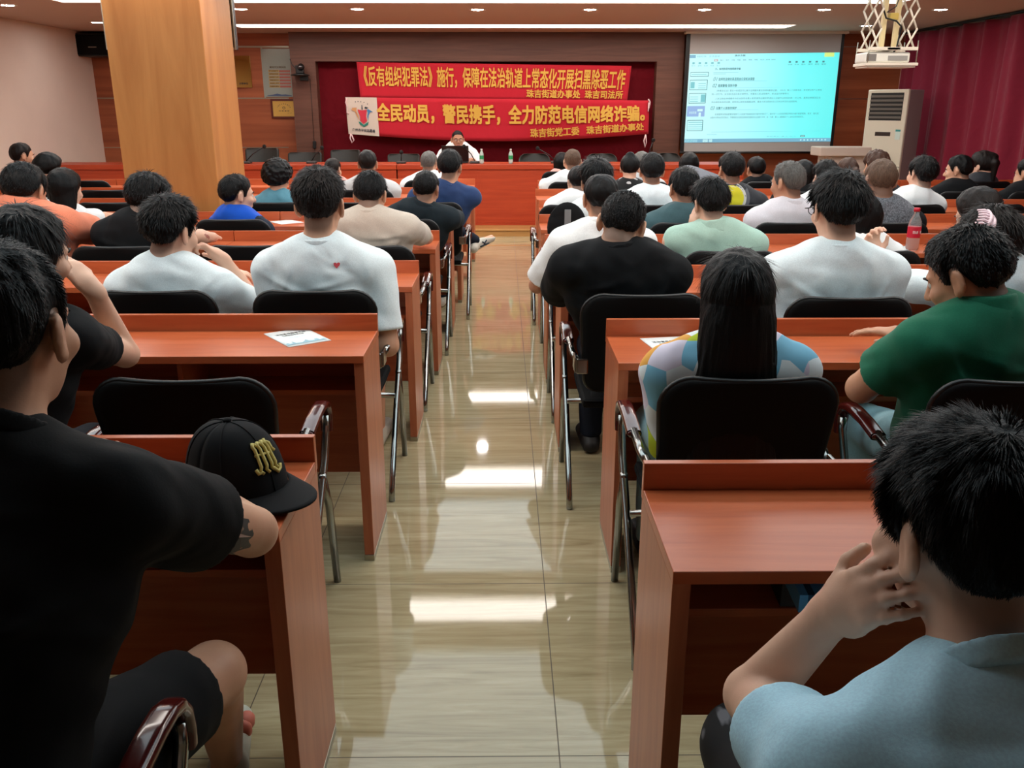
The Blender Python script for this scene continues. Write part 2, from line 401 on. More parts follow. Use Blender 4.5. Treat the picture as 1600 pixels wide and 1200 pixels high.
def uv1(px0, py0, px1, py1):   # pixel box -> u,v box on the upper banner
    return ((px0 - 560) / 423.5, (px1 - 560) / 423.5), (1 - (py1 - 99) / 56, 1 - (py0 - 99) / 56)
mb = MB()
U, V = uv1(569, 104, 976, 137); add_text(mb, '《反有组织犯罪法》施行，保障在法治轨道上常态化开展扫黑除恶工作', off(f1, .014, U, V), .018, yfit=(-.12, .88))
part('lettering', mb, GOLDT, t); mb = MB()
U, V = uv1(823, 137.5, 975, 151); add_text(mb, '珠吉街道办事处  珠吉司法所', off(f1, .014, U, V), .022, yfit=(-.12, .88))
part('lettering', mb, GOLDT, t)
t = thing('banner', 'lower red banner with bold yellow characters and a white emblem end panel', 'banner', (0, 0, 0), 'red slogan banners')
mb, f2 = banner_sheet((541, 152), (1013, 157), (1012, 209), (546, 209), lambda x, z: wave2(x, z) - .06, .10)
sh = part('sheet', mb, BANRED, t); sh.modifiers.new('thickness', 'SOLIDIFY').thickness = .002
mb = MB(); mb.grid(off(f2, .008, (.0, .102), (.0, 1)), 10, 10); part('emblem_panel', mb, plain('off white cloth', (206, 190, 176), .85), t)
mb = MB()
def uv2(px0, py0, px1, py1, top=154, bot=211): return ((px0 - 543) / 470, (px1 - 543) / 470), (1 - (py1 - top) / (bot - top), 1 - (py0 - top) / (bot - top))
U, V = uv2(590, 162, 1006, 188.5); add_text(mb, '全民动员，警民携手，全力防范电信网络诈骗。', off(f2, .014, U, V), .032, yfit=(-.12, .88))
part('lettering', mb, GOLDT, t); mb = MB()
U, V = uv2(828, 194, 1005, 207); add_text(mb, '珠吉街党工委   珠吉街道办事处', off(f2, .014, U, V, .05), .026, yfit=(-.12, .88))
part('lettering', mb, GOLDT, t)
# emblem: a red vase between an orange and a blue wing over a green base
e = off(f2, .016, (.0, .102), (0, 1))
cols = [plain('emblem red', (200, 48, 66), .8), plain('emblem orange', (196, 140, 92), .8), plain('emblem blue', (66, 122, 164), .8), plain('emblem green', (30, 120, 104), .8), INK]
mb = MB()
def poly(P, c): mb.cur = c; mb.add([e(x, y) for x, y in P], [list(range(len(P)))])
poly([(.36, .68), (.50, .66), (.66, .68), (.62, .5), (.64, .38), (.52, .3), (.42, .38), (.42, .5)], 0)
poly([(.16, .66), (.2, .72), (.34, .73), (.32, .64), (.38, .5), (.39, .38), (.33, .5), (.27, .62)], 1)
poly([(.70, .70), (.86, .62), (.76, .62), (.70, .52), (.68, .38), (.66, .5), (.68, .6), (.66, .68)], 2)
poly([(.36, .36), (.42, .34), (.52, .27), (.64, .34), (.69, .37), (.66, .28), (.52, .22), (.40, .28)], 3)
poly([(.49, .68), (.50, .80), (.52, .80), (.53, .68)], 4); poly([(.58, .72), (.62, .76), (.72, .73), (.64, .70)], 4)
for x, y in ((.3, .88), (.38, .89), (.47, .885), (.57, .87), (.68, .83)): poly([(x, y - .012), (x + .03, y - .008), (x + .032, y + .01), (x + .004, y + .012)], 4)
mb.cur = 4; add_text(mb, '广州市平安志愿者', lambda u, v: e(.14 + .74 * u, .09 + .08 * v), .02)
part('emblem', mb, cols, t)
CORD = plain('pink white cord', (226, 190, 190), .8)
for P in ([(542, 153), (540, 160), (543, 168), (542, 176), (545, 178)], [(548, 209), (547, 216), (550, 223), (553, 219), (549, 210)], [(1013, 155), (1016, 160), (1014, 168), (1013, 174), (1014, 160)], [(1009, 210), (1006, 220), (1008, 230), (1010, 222), (1009, 211)]):
    part('tie_cord', MB().tube([atY(x, y, YN - .085) for x, y in P], .009, 6), CORD, t)

# ------------------------------------------------------------------ projection screen
YSN = 12.8
t = thing('projection_screen', 'pull down projection screen showing a cyan tinted presentation page', 'projection screen', (0, 0, 0))
def sq(px, py): return atY(px, py, YSN)
xa, xb = float(sq(1079, 60)[0]), float(sq(1315, 60)[0]); za, zb = float(sq(1080, 237)[2]), CEIL - .02
part('fabric', MB().box((xa, YSN, za), (xb, YSN + .006, zb), 0), plain('grey white screen fabric', (166, 162, 160), .85), t)
part('border', MB().box((xa - .055, YSN + .008, za - .03), (xb + .045, YSN + .014, zb), 0), BLACKP, t)
part('bottom_bar', MB().tube([(xa - .06, YSN, za - .012), (xb + .05, YSN, za - .012)], .016), BLACKP, t)
part('housing', MB().box((xa - .08, YSN - .05, zb - .01), (xb + .08, YSN + .07, zb + .02)), WHITEP, t)
def screen_mat():
    m, nt, b = new_mat('projected cyan page'); L = nt.links.new
    tc = N(nt, 'ShaderNodeTexCoord'); sp = N(nt, 'ShaderNodeSeparateXYZ'); L(tc.outputs['Generated'], sp.inputs[0])
    c = ramp(nt, sp.outputs['X'], [(0, lin((192, 244, 246))), (.4, lin((164, 244, 250))), (.75, lin((104, 250, 250))), (1, lin((84, 240, 238)))])
    b.inputs['Base Color'].default_value = (.1, .12, .12, 1); L(c, b.inputs['Emission Color']); b.inputs['Emission Strength'].default_value = 1.0
    b.inputs['Roughness'].default_value = .9
    return m
pq = quad_fn((1078, 84.5), (1312, 82), (1297.5, 221), (1069, 223), YSN - .003)
mb = MB(); mb.grid(lambda u, v: pq(u, v), 8, 6, False); page = part('projected_page', mb, screen_mat(), t)
pg = lambda d: (lambda u, v: np.array(pq(u, v)) - np.array([0, d, 0]))
TEALI = glow('projected teal ink', lin((60, 130, 138)), 1.0); BLUEB = glow('projected blue', lin((140, 176, 226)), 1.0); BARB = glow('projected taskbar', lin((112, 176, 204)), 1.0)
PALE = glow('projected pale box', lin((206, 248, 246)), 1.0); YEL = glow('projected yellow badge', lin((214, 240, 130)), 1.0); DIMI = glow('projected faint ink', lin((110, 196, 204)), 1.0); REDI = glow('projected red tab', lin((200, 130, 140)), 1.0)
for m in (TEALI, BLUEB, BARB, PALE, YEL, DIMI, REDI): m.node_tree.nodes['Principled BSDF'].inputs['Base Color'].default_value = (.05, .06, .06, 1)
mb = MB(); e1, e2 = pg(.002), pg(.004)
def rect(u0, v0, u1, v1, c, fn=e1): mb.cur = c; mb.add([fn(u0, v0), fn(u1, v0), fn(u1, v1), fn(u0, v1)], [(0, 1, 2, 3)])
def outline(u0, v0, u1, v1, c, d=.003):
    rect(u0, v0, u1, v0 + d * 1.6, c); rect(u0, v1 - d * 1.6, u1, v1, c); rect(u1 - d, v0, u1, v1, c); rect(u0, v0, u0 + d * .5, v1, c)
def tx(s, u0, v0, u1, v1, c, wt=.0, shear=0): mb.cur = c; add_text(mb, s, lambda u, v: e2(u0 + (u1 - u0) * u, v0 + (v1 - v0) * v), wt, shear)
rect(0, 0, 1, .042, 2); rect(0.0, .005, .09, .036, 3); rect(.125, .004, .16, .038, 3); rect(.168, .004, .19, .038, 3)
tx('开始演示', .01, .01, .06, .03, 5)
for i in range(8): rect(.79 + i * .024, .012, .80 + i * .024, .03, 3)
rect(0, .955, .04, .99, 2); rect(.90, .955, .965, 1.0, 4)
tx('新建演示文稿', .05, .962, .11, .984, 5); tx('演示文稿', .30, .968, .37, .988, 0, .02); tx('反诈宣讲', .13, .962, .2, .984, 5)
rect(.165, .918, .19, .94, 6); rect(.169, .923, .186, .936, 3)
for i, s in enumerate(('插入', '设计', '切换', '动画', '放映', '审阅', '视图', '开发工具', '会员专享', '查找命令')): tx(s, .205 + i * .038, .922, .226 + i * .038 + (.008 if len(s) > 2 else 0), .938, 0)
for i, s in enumerate(('剪切', '复制', '格式刷', '新建', '版式')): tx(s, .015 + i * .042, .862, .04 + i * .042, .878, 5); rect(.02 + i * .042, .888, .036 + i * .042, .91, 5)
for i, s in enumerate(('文本框', '形状', '图片', '排列', '查找', '替换')): tx(s, .66 + i * .045, .866, .69 + i * .045, .882, 0); rect(.665 + i * .045, .893, .68 + i * .045, .912, 0)
tx('三、如何防范电信网络诈骗', .175, .822, .345, .846, 0, .03)
rect(.165, .79, .335, .794, 5); rect(.165, .776, .25, .78, 5)
tx('01', .168, .70, .196, .742, 0, 0, .3); tx('这样的法律关系适用由公安机关调查', .203, .702, .445, .736, 0, .02); rect(.24, .695, .53, .6975, 5)
tx('02', .166, .628, .194, .668, 0, 0, .3); tx('提高警惕 保持冷静', .203, .632, .33, .662, 0, .02); rect(.2, .623, .665, .6255, 5)
tx('《刑事诉讼法》第五十条规定可以用于证明案件事实的材料都是证据，《办法》第八十四条规定，任何单位和个人有权', .195, .578, .905, .6, 0)
tx('的一切行为，应当依法追究其法律责任，并要求人民法院审判，依法追究刑事责任。', .165, .54, .69, .562, 0)
tx('人民法院在审理案件中应当告知当事人有权提供证据并申请证人出庭作证的权利和一切义务，遇到这种情况应当', .19, .49, .90, .512, 0)
tx('及时保存有关的证据，如实向公安机关报案说明，要求人民法院依法公正判决并及时追回损失。', .165, .45, .75, .472, 0)
tx('03', .163, .375, .19, .415, 0, 0, .3); tx('注重个人信息的保护', .2, .38, .34, .408, 0, .02); rect(.2, .372, .49, .3745, 5)
tx('在我国很多网站都要求提供个人信息才能继续进行操作的情况下，保护好个人信息是预防网络诈骗的重要措施。其次，我们应', .195, .312, .90, .334, 0)
tx('当做好日常安全防范意识，不要随意点击陌生链接和泄露身份证及银行卡号，另一方面，要小心谨慎核实个人身份信息的真实性。', .165, .275, .80, .297, 0)
rect(.18, .12, .92, .1225, 5); tx('单击此处添加备注', .15, .085, .22, .1, 5); rect(.79, .055, .82, .075, 0); rect(.795, .06, .815, .07, 3)
tx('智能美化  备注  批注', .56, .055, .76, .072, 5)
for (v0, v1, k) in ((.75, .80, 0), (.60, .715, 1), (.45, .565, 2), (.135, .26, 4)):
    outline(.012, v0, .135 - .004 * k, v1, 0, .004)
    n_ = 4 if k == 4 else 3
    for j in range(n_): rect(.02 + (.05 if k == 1 else 0), v0 + .02 + j * .025, .075 + (.045 if k != 2 else 0), v0 + .026 + j * .025, 5) if v0 + .03 + j * .025 < v1 else None
rect(.018, .62, .045, .69, 5, e2); rect(.092, .465, .122, .55, 5, e2)
rect(.005, .30, .125, .42, 1); tx('谢谢观看', .02, .33, .07, .36, 3); rect(.075, .36, .11, .385, 3, e2); rect(.085, .295, .10, .345, 3, e2)
part('page_content', mb, [TEALI, BLUEB, BARB, PALE, YEL, DIMI, REDI], page)
# ================================================================== FURNITURE
LROWS = [1.49, 2.71, 3.85, 4.93, 5.94, 6.93, 7.92, 8.91]
RROWS = [1.33, 2.62, 3.71, 4.76, 5.75, 6.74, 7.73, 8.72]
LEND = [-.43, -.455, -.41, -.385, -.355, -.335, -.30, -.29]
REND = [.295, .365, .253, .247, .253, .29, .30, .36]
DW, DD, DT, DL_ = 1.24, .36, .75, .81            # desk width, depth, top height, ledge height
ORD = ['first', 'second', 'third', 'fourth', 'fifth', 'sixth', 'seventh', 'eighth']
def make_desk():
    t = thing('desk', 'x', 'desk')
    part('desk_top', MB().box((0, 0, DT - .026), (DW, DD - .022, DT), .002), DESK, t)
    part('ledge', MB().box((0, DD - .021, DT - .026), (DW, DD, DL_), .002), DESK, t)
    part('modesty_panel', MB().box((.034, DD - .06, .21), (DW - .034, DD - .042, DT - .027), .001), DESK, t)
    part('shelf', MB().box((.034, .135, .572), (DW - .034, DD - .061, .590), .001), DESK, t)
    part('divider', MB().box((DW / 2 - .009, .05, .591), (DW / 2 + .009, DD - .061, DT - .027), .001), DESK, t)
    for x in (.001, DW - .034):
        p = part('end_panel', MB().box((x, .006, .022), (x + .033, DD - .004, DT - .027), .0015), DESKV, t)
        part('foot_strip', MB().box((x, .003, .0), (x + .034, DD - .006, .0215), .001), STEEL, p)
    return t
proto = make_desk(); remember(proto)
DESKS = {}
first = True
NL = [1, 2, 2, 3, 3, 4, 4, 4]; NR = [2, 2, 2, 3, 3, 4, 4, 4]
for side, rows, ends, cnt in (('left', LROWS, LEND, NL), ('right', RROWS, REND, NR)):
    for r, y in enumerate(rows):
        for k in range(cnt[r]):
            x = ends[r] - DW * (k + 1) - .004 * k if side == 'left' else ends[r] + DW * k + .004 * k
            o = proto if first else copy_tree(proto); first = False
            o.location = (x, y, 0)
            pos = ['at the aisle', 'second from the aisle', 'third from the aisle', 'fourth from the aisle'][k]
            o['label'] = f'cherry wood desk {pos}, {ORD[r]} row from the back, {side} block'
            o['group'] = 'cherry wood desks in rows'
            DESKS[side, r, k] = o

# ------------------------------------------------------------------ audience chair: chrome tube frame, black mesh back, lacquered arm pads
def rounded_back(mb, w0, w1, z0, z1, y0, y1, th, rad=.085, curve=.03):
    nu, nv = 20, 22
    def pt(u, v, side):
        v = .5 - .5 * math.cos(PI * v) if v > 0 else 0; z = z0 + (z1 - z0) * v; wv = w0 + (w1 - w0) * v
        dz = min(z1 - z, rad); dz0 = min(z - z0, rad * .6)
        s = 1 - (1 - math.sqrt(max(0, 1 - ((rad - dz) / rad) ** 2))) * rad / wv - (1 - math.sqrt(max(0, 1 - ((rad * .6 - dz0) / (rad * .6)) ** 2))) * rad * .6 / wv
        x = (2 * u - 1) * wv * s
        y = y0 + (y1 - y0) * v + curve * ((2 * u - 1) ** 2) + (th * side)
        return (x, y, z)
    V = [pt(u / nu, v / nv, s) for s in (0, 1) for v in range(nv + 1) for u in range(nu + 1)]
    n = (nu + 1) * (nv + 1); F = []
    for v in range(nv):
        for u in range(nu):
            a = v * (nu + 1) + u
            F.append((a, a + 1, a + nu + 2, a + nu + 1)); F.append((a + n + 1, a + n, a + n + nu + 1, a + n + nu + 2))
    per = [u for u in range(nu + 1)] + [v * (nu + 1) + nu for v in range(1, nv + 1)] + [nv * (nu + 1) + u for u in range(nu - 1, -1, -1)] + [v * (nu + 1) for v in range(nv - 1, 0, -1)]
    for i in range(len(per)): a, b = per[i], per[(i + 1) % len(per)]; F.append((b, a, a + n, b + n))
    mb.add(V, F, True)
    return [tuple(np.array(V[i]) + np.array([0, th / 2, 0])) for i in per]
def make_chair():
    t = thing('conference_chair', 'x', 'chair')
    mb = MB(); per = rounded_back(mb, .205, .235, .47, .86, -.205, -.275, .022)
    bk = part('backrest', mb, BLACKF, t)
    part('piping', MB().tube(per, .009, 6, True), BLACKP, bk)
    s = MB(); s.grid(lambda u, v: ((2 * u - 1) * .22 * (1 - .25 * max(0, abs(2 * v - 1) - .75)), -.19 + .43 * v, .452 - .012 * math.sin(PI * v) - (0 if abs(2 * u - 1) < .8 and abs(2 * v - 1) < .85 else .02)), 16, 14)
    s.box((-.215, -.185, .40), (.215, .235, .436), .012)
    part('seat', s, BLACKF, t)
    for sx in (-1, 1):
        x = .262 * sx
        f = MB(); f.tube([(x, .222, .60), (x, .222, .56), (x, .17, .47), (x, .02, .33), (x, -.17, .12), (x, -.235, .05), (x, -.25, .0)], .0125, 10)
        f.tube([(x, .12, .44), (x, .19, .30), (x, .235, .0)], .0125, 10)
        f.tube([(x, -.02, .375), (0, -.02, .388)], .011, 8)
        part('side_frame', f, CHROME, t)
        a = MB()
        pth = [(-.03, .632), (.05, .645), (.13, .652), (.18, .650), (.213, .638), (.232, .612), (.238, .575), (.234, .545)]
        def pad(u, v):
            i = min(int(v * (len(pth) - 1)), len(pth) - 2); k = v * (len(pth) - 1) - i; q0, q1 = np.array(pth[i]), np.array(pth[i + 1]); c = q0 + (q1 - q0) * k
            tg = np.array(pth[min(i + 2, len(pth) - 1)]) - np.array(pth[max(i - 1, 0)]) if k > .5 else q1 - (np.array(pth[i - 1]) if i else q0); tg = tg / np.linalg.norm(tg); nn = np.array([-tg[1], tg[0]])
            an = 2 * PI * u; rw = .022 * (1 - .25 * max(0, v - .5)); sq_ = lambda q: math.copysign(abs(q) ** .65, q)
            o = nn * .013 * sq_(math.sin(an)); return (x + rw * sq_(math.cos(an)), c[0] + o[0], c[1] + o[1])
        a.grid(pad, 18, 28); a.ball((x, -.03, .632), (.021, .010, .012), 10)
        p = part('armrest', a, REDPAD, t)
        b = MB(); b.tube([(x, -.02, .638), (x * .97, -.11, .612), (x * .93, -.17, .60)], .013, 8); b.tube([(x, .2, .636), (x, -.01, .632)], .01, 8)
        b.box((x * .95 - .006, -.245, .565), (x * .95 + .006, -.165, .625), .004); b.box((x * .95 - .045 * (sx > 0), -.268, .565), (x * .95 + .045 * (sx < 0), -.246, .625), .006)
        part('arm_bracket', b, CHROME, p)
    return t
chair0 = make_chair(); remember(chair0); CH_USED = [False]
def chair(x, y, label, rz=0.0, group='black audience chairs'):
    o = chair0 if not CH_USED[0] else copy_tree(chair0); CH_USED[0] = True
    o.location = (x, y, 0); o.rotation_euler = (0, 0, rz); o['label'] = label; o['group'] = group; return o
# chairs nobody sits on, placed where the photograph shows them: (pixel x, near edge of their desk, label)
def seat_x(px, Y, z=.8):
    r = ray(px, 600 + FPX * math.tan(math.atan((EYE - z) / Y) - TH)); return float(r[0] / r[1] * Y)
EMPTY = [(282, LROWS[1], 'empty black chair just ahead of the black cap, second row left'),
         (388, LROWS[3], 'empty black chair between the two white shirted men, fourth row left'),
         (150, LROWS[4], 'empty black chair left of the pillar foot beside the long haired woman'),
         (168, LROWS[5], 'empty black chair left of the pillar, sixth row from the back'),
         (165, LROWS[6], 'empty black chair left of the pillar, seventh row from the back'),
         (135, LROWS[7], 'empty black chair left of the pillar, last row before the stage'),
         (548, LROWS[5], 'empty black chair ahead of the cream shirted man, sixth row left'),
         (1552, RROWS[5], 'empty black chair right of the slim white shirted man, sixth row right'),
         (1614, RROWS[3], 'empty black chair at the right frame edge, fourth row right')]
USED = {}
def take(near, x, need=.575):
    """nearest free place for a chair in a row"""
    used = USED.setdefault((round(near, 2), x > -.05), [])
    for k in range(60):
        for sgn in (1, -1):
            q = x + sgn * .01 * k
            if all(abs(q - u) >= need for u in used): used.append(q); return q
    used.append(x); return x
for px, y, lb in EMPTY: chair(take(y, seat_x(px, y - .62 if y < 5 else y - .55)), y - (.37 if y < 5 else .325), lb)

# ------------------------------------------------------------------ stage: head table, leather chairs, microphones, bottles, laptop, podium
YD = float(atZ(800, 352, SZ)[1]); ZD = float(atY(780, 257, YD)[2])
xs = [float(atY(p, 257, YD)[0]) for p in (345, 620, 876, 881, 1164)]
x00 = xs[0] - (xs[1] - xs[0])
segs = [(x00, xs[0] - .004), (xs[0], xs[1] - .004), (xs[1], xs[2]), (xs[3], xs[4])]
snames = ['partly behind the pillar', 'from the pillar to the seated speaker side seam', 'in front of the speaker in the middle of the stage', 'right of the middle, below the screen edge']
SEAMD = plain('seam dark', (90, 30, 18), .6)
for (a, b), nm in zip(segs, snames):
    t = thing('head_table', 'long red brown stage table ' + nm, 'table', (a, YD, SZ), 'stage tables'); W = b - a
    part('table_top', MB().box((0, -.02, ZD - SZ - .06), (W, .55, ZD - SZ), .006), STAGEW, t)
    part('front_panel', MB().box((.006, 0, .0), (W - .006, .02, ZD - SZ - .061), .002), STAGEW, t)
    f = MB(); hz = ZD - SZ - .061
    for k in range(2 if W > 1.2 else 1):
        n_ = 2 if W > 1.2 else 1; x0, x1 = .03 + k * (W - .03) / n_, (k + 1) * (W - .03) / n_
        for (p, q) in (((x0, .03), (x1, .036)), ((x0, hz - .04), (x1, hz - .034)), ((x0, .03), (x0 + .006, hz - .034)), ((x1 - .006, .03), (x1, hz - .034))): f.box((p[0], -.003, p[1]), (q[0], .0, q[1]), 0)
    part('panel_moulding', f, STAGEW, t)
    for x in (.006, W - .03): part('end_panel', MB().box((x, .021, 0), (x + .024, .53, hz), .002), STAGEW, t)
def stage_chair(px, ptop, wpx, square, label):
    Y = YD + .95; p = atY(px, ptop, Y); hw = wpx / 2 / FPX * Y * 1.0
    t = thing('office_chair', label, 'chair', (p[0], Y, SZ), 'dark leather chairs behind the stage table'); z1 = p[2] - SZ
    mb = MB(); rounded_back(mb, hw * (1 if square else 1.06), hw, .5, z1, .0, .06, -.06, .03 if square else .09, -.05)
    part('backrest', mb, LEATHER, t)
    part('seat', MB().box((-hw, -.38, .42), (hw, .0, .5), .03), LEATHER, t)
    part('post', MB().tube([(0, -.22, .05), (0, -.22, .42)], .03), BLACKP, t)
    b = MB()
    for k in range(5): a = 2 * PI * k / 5 + .3; b.tube([(0, -.22, .09), (.26 * math.cos(a), -.22 + .26 * math.sin(a), .03)], [.025, .03], 8)
    part('star_base', b, BLACKP, t)
    for sx in (-1, 1):
        part('armrest', MB().tube([(sx * (hw + .02), -.0, .48), (sx * (hw + .03), -.03, .66), (sx * (hw + .03), -.28, .66), (sx * (hw + .01), -.32, .46)], .016), BLACKP, t)
for a in ((410, 231.5, 49, 1, 'dark leather office chair nearest the pillar behind the stage table'), (477, 238, 50, 1, 'greenish black office chair second from the pillar behind the stage table'),
          (540, 234, 44, 1, 'dark office chair below the white emblem of the lower banner'), (631, 240.5, 48, 1, 'dark office chair left of the seated speaker'),
          (739, 240, 24, 0, 'office chair the speaker sits in'), (835, 240, 47, 0, 'round topped grey office chair first right of the speaker'),
          (940, 240, 46, 0, 'round topped grey office chair second right of the speaker'), (1043, 239, 38, 0, 'round topped grey office chair near the right end of the stage table')):
    stage_chair(*a)
def mic(px_base, px_head, y_head, label):
    Yb = YD + .22; b = atY(px_base, 256, Yb); h_ = atY(px_head, y_head, Yb - .02)
    t = thing('gooseneck_microphone', label, 'microphone', (b[0], Yb, ZD + .001), 'gooseneck microphones on the stage table')
    L_ = lambda p: np.array(p) - np.array([b[0], Yb, ZD])
    part('base', MB().box((-.06, -.05, 0), (.06, .07, .028), .008), plain('mic base grey', (60, 58, 56), .5), t)
    hd = L_(h_); mid = np.array([hd[0] * .35, .01, hd[2] * .55])
    part('neck', MB().tube([(0, 0, .028), tuple(mid), tuple(hd)], .006, 8), BLACKP, t)
    part('windscreen', MB().ball(tuple(hd), (.024, .024, .026), 10), plain('mic foam', (18, 18, 18), .9), t)
mic(385, 413, 229, 'gooseneck microphone on the stage table at the leather chair by the pillar'); mic(487, 503, 231, 'gooseneck microphone on the stage table second from the pillar')
mic(627, 627, 238, 'upright gooseneck microphone left of the speaker'); mic(742, 725, 229, 'gooseneck microphone pointing at the speaker')
mic(868, 840, 232, 'gooseneck microphone right of the two green bottles'); mic(1012, 1021, 219, 'gooseneck microphone near the right end of the red banners')
GREENL = plain('green label', (30, 150, 90), .5); CLEAR = new_mat('clear bottle plastic')[0]
_b = CLEAR.node_tree.nodes['Principled BSDF']; _b.inputs['Transmission Weight'].default_value = .85; _b.inputs['Roughness'].default_value = .05; _b.inputs['IOR'].default_value = 1.2; _b.inputs['Base Color'].default_value = (.9, .95, .95, 1)
def bottle(px, py, Y, z, h_, label, lab, capm, body=None):
    p = atY(px, py, Y); r = h_ * .15
    t = thing('water_bottle', label, 'bottle', (p[0], Y, z), 'water bottles')
    part('bottle_body', MB().lathe([(r * .8, 0), (r, .01), (r, h_ * .28), (r * .93, h_ * .32), (r, h_ * .36), (r, h_ * .58), (r * .92, h_ * .68), (r * .45, h_ * .84), (r * .4, h_ * .9), (r * .4, h_ * .93)], n=20), body or CLEAR, t)
    part('cap', MB().lathe([(r * .48, h_ * .91), (r * .48, h_ * .995), (r * .4, h_)], n=16), capm, t)
    part('label', MB().lathe([(r * 1.015, h_ * .3), (r * 1.02, h_ * .31), (r * 1.02, h_ * .55), (r * 1.015, h_ * .56)], n=20), lab, t)
    return t
CAPW = plain('white cap', (235, 225, 220), .4)
WBOT = plain('pale bottle', (190, 205, 196), .25)
bottle(752.5, 250, YD + .16, ZD + .001, .18, 'small green labelled bottle beside the laptop on the stage table', GREENL, CAPW, WBOT)
bottle(798, 250, YD + .14, ZD + .001, .18, 'small green labelled bottle alone in the middle of the stage table', GREENL, CAPW, WBOT)
# laptop in front of the speaker, seen from behind
p = atY(711, 245, YD + .18)
t = thing('laptop', 'open black laptop in front of the speaker', 'laptop', (p[0], YD + .3, ZD))
part('keyboard_base', MB().box((-.16, -.02, 0), (.16, .22, .018), .004), BLACKP, t)
lid = MB(); V = [(-.17, -.02, .018), (.17, -.02, .018), (.17, -.10, .215), (-.17, -.10, .215)]; V += [(x, y + .009, z + .003) for x, y, z in V]
lid.add(V, [(0, 1, 2, 3), (7, 6, 5, 4), (0, 4, 5, 1), (1, 5, 6, 2), (2, 6, 7, 3), (3, 7, 4, 0)]); part('screen_lid', lid, BLACKP, t)
# white podium in front of the air conditioner
p = atY(1282, 230, 11.2); q = atY(1362, 230, 11.2)
t = thing('podium', 'pale grey lectern desk beside the air conditioner', 'podium', (p[0], 11.2, SZ)); W = float(q[0] - p[0]); hz = float(p[2] - SZ)
PODM = plain('podium grey', (196, 180, 168), .5)
part('podium_top', MB().box((0, -.02, hz - .11), (W, .36, hz), .012), PODM, t)
part('podium_body', MB().box((.1, .05, 0), (W - .04, .34, hz - .111), .006), PODM, t)
# floor standing air conditioner
YA = 11.75
pa = atY(1357, 140, YA); W = .56; hz = float(pa[2]) - SZ
t = thing('air_conditioner', 'tall white floor standing air conditioner in front of the curtain', 'air conditioner', (pa[0], YA, SZ), None, math.radians(-54))
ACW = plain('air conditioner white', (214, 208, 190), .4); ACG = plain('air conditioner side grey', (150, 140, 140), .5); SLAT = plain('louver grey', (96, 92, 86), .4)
part('front_panel', MB().box((0, 0, .0), (W, .05, hz), .015), ACW, t)
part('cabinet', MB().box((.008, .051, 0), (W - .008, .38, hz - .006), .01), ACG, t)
part('grille_recess', MB().box((.05, -.002, hz * .77), (W - .06, .004, hz * .975), .002), plain('grille dark', (16, 15, 14), .6), t)
for k in range(6):
    z = hz * (.785 + .031 * k); part('louver', MB().box((.052, -.014, z), (W - .062, .0, z + hz * .016), .003), SLAT, t)
part('display', MB().box((W * .30, -.004, hz * .655), (W * .68, .0, hz * .685), .002), plain('display dark', (40, 30, 24), .3), t)
lb = MB(); lb.box((W * .8, -.003, hz * .63), (W * .92, 0, hz * .70), .001); lb.cur = 1; lb.box((W * .8, -.005, hz * .69), (W * .92, -.002, hz * .705), .001)
part('energy_label', lb, [plain('label white', (200, 220, 212), .5), plain('label teal', (50, 150, 150), .5)], t)
part('panel_seam', MB().box((0, -.002, hz * .425), (W, .0, hz * .429), 0), SLAT, t)
lg = MB()
for P in ([(.08, .468), (.18, .476), (.30, .470)], [(.18, .474), (.24, .486)], [(.25, .492), (.27, .497)]): lg.tube([(W * u, -.003, hz * v) for u, v in P], .006, 6)
part('emblem', lg, INK, t)
# loudspeaker in the left corner
p0, p1 = atY(114, 88, 12.8), atY(172, 49, 12.8)
t = thing('loudspeaker', 'black box loudspeaker high in the corner left of the pillar', 'speaker', (float(p0[0]), 12.8, float(p0[2])))
W, H = float(p1[0] - p0[0]), min(float(p1[2] - p0[2]), CEIL - .03 - float(p0[2]))
part('cabinet', MB().box((0, 0, 0), (W, .38, H), .012), BLACKP, t); part('front_grille', MB().box((.02, -.012, .02), (W - .02, 0, H - .02), .006), BLACKF, t)
part('badge', MB().box((W * .42, -.016, H * .38), (W * .62, -.011, H * .42), .001), STEEL, t)
part('wall_mount', MB().box((W * .4, .38, H * .4), (W * .6, .4, H * .6), .002), BLACKP, t)
# wall plaques left of the banners
def plaque(px0, py0, px1, py1, label, cat, m, frame=None, d=.02):
    a, b = atY(px0, py1, YB - d), atY(px1, py0, YB - d); t = thing('wall_plaque', label, cat, (float(a[0]), YB - d, float(a[2])))
    W, H = float(b[0] - a[0]), float(b[2] - a[2]); part('board', MB().box((0, 0, 0), (W, d, H), .002), m, t)
    if frame:
        f = MB(); e = .028
        for (p, q) in (((-e, -e), (W + e, 0)), ((-e, H), (W + e, H + e)), ((-e, 0), (0, H)), ((W, 0), (W + e, H))): f.box((p[0], -.008, p[1]), (q[0], d, q[1]), .002)
        part('frame', f, frame, t)
    return t, W, H
t, W, H = plaque(360, 87, 390, 137, 'shiny gold mirror plaque half hidden by the pillar', 'plaque', plain('gold mirror', (206, 170, 100), .04, 1))
mb = MB(); add_text(mb, '文明单位', lambda u, v: (W * (.42 + .4 * u), -.002, H * (.1 + .06 * v)), .02); part('lettering', mb, INK, t)
t, W, H = plaque(413.5, 76, 453, 151.5, 'glossy poster board with rows of yellow and red text beside the camera', 'poster', plain('glossy poster', (150, 158, 150), .12, coat=.8))
mb = MB(); mb.cur = 0; add_text(mb, '新时代文明实践', lambda u, v: (W * (.26 + .55 * u), -.003, H * (.60 + .04 * v)), .02)
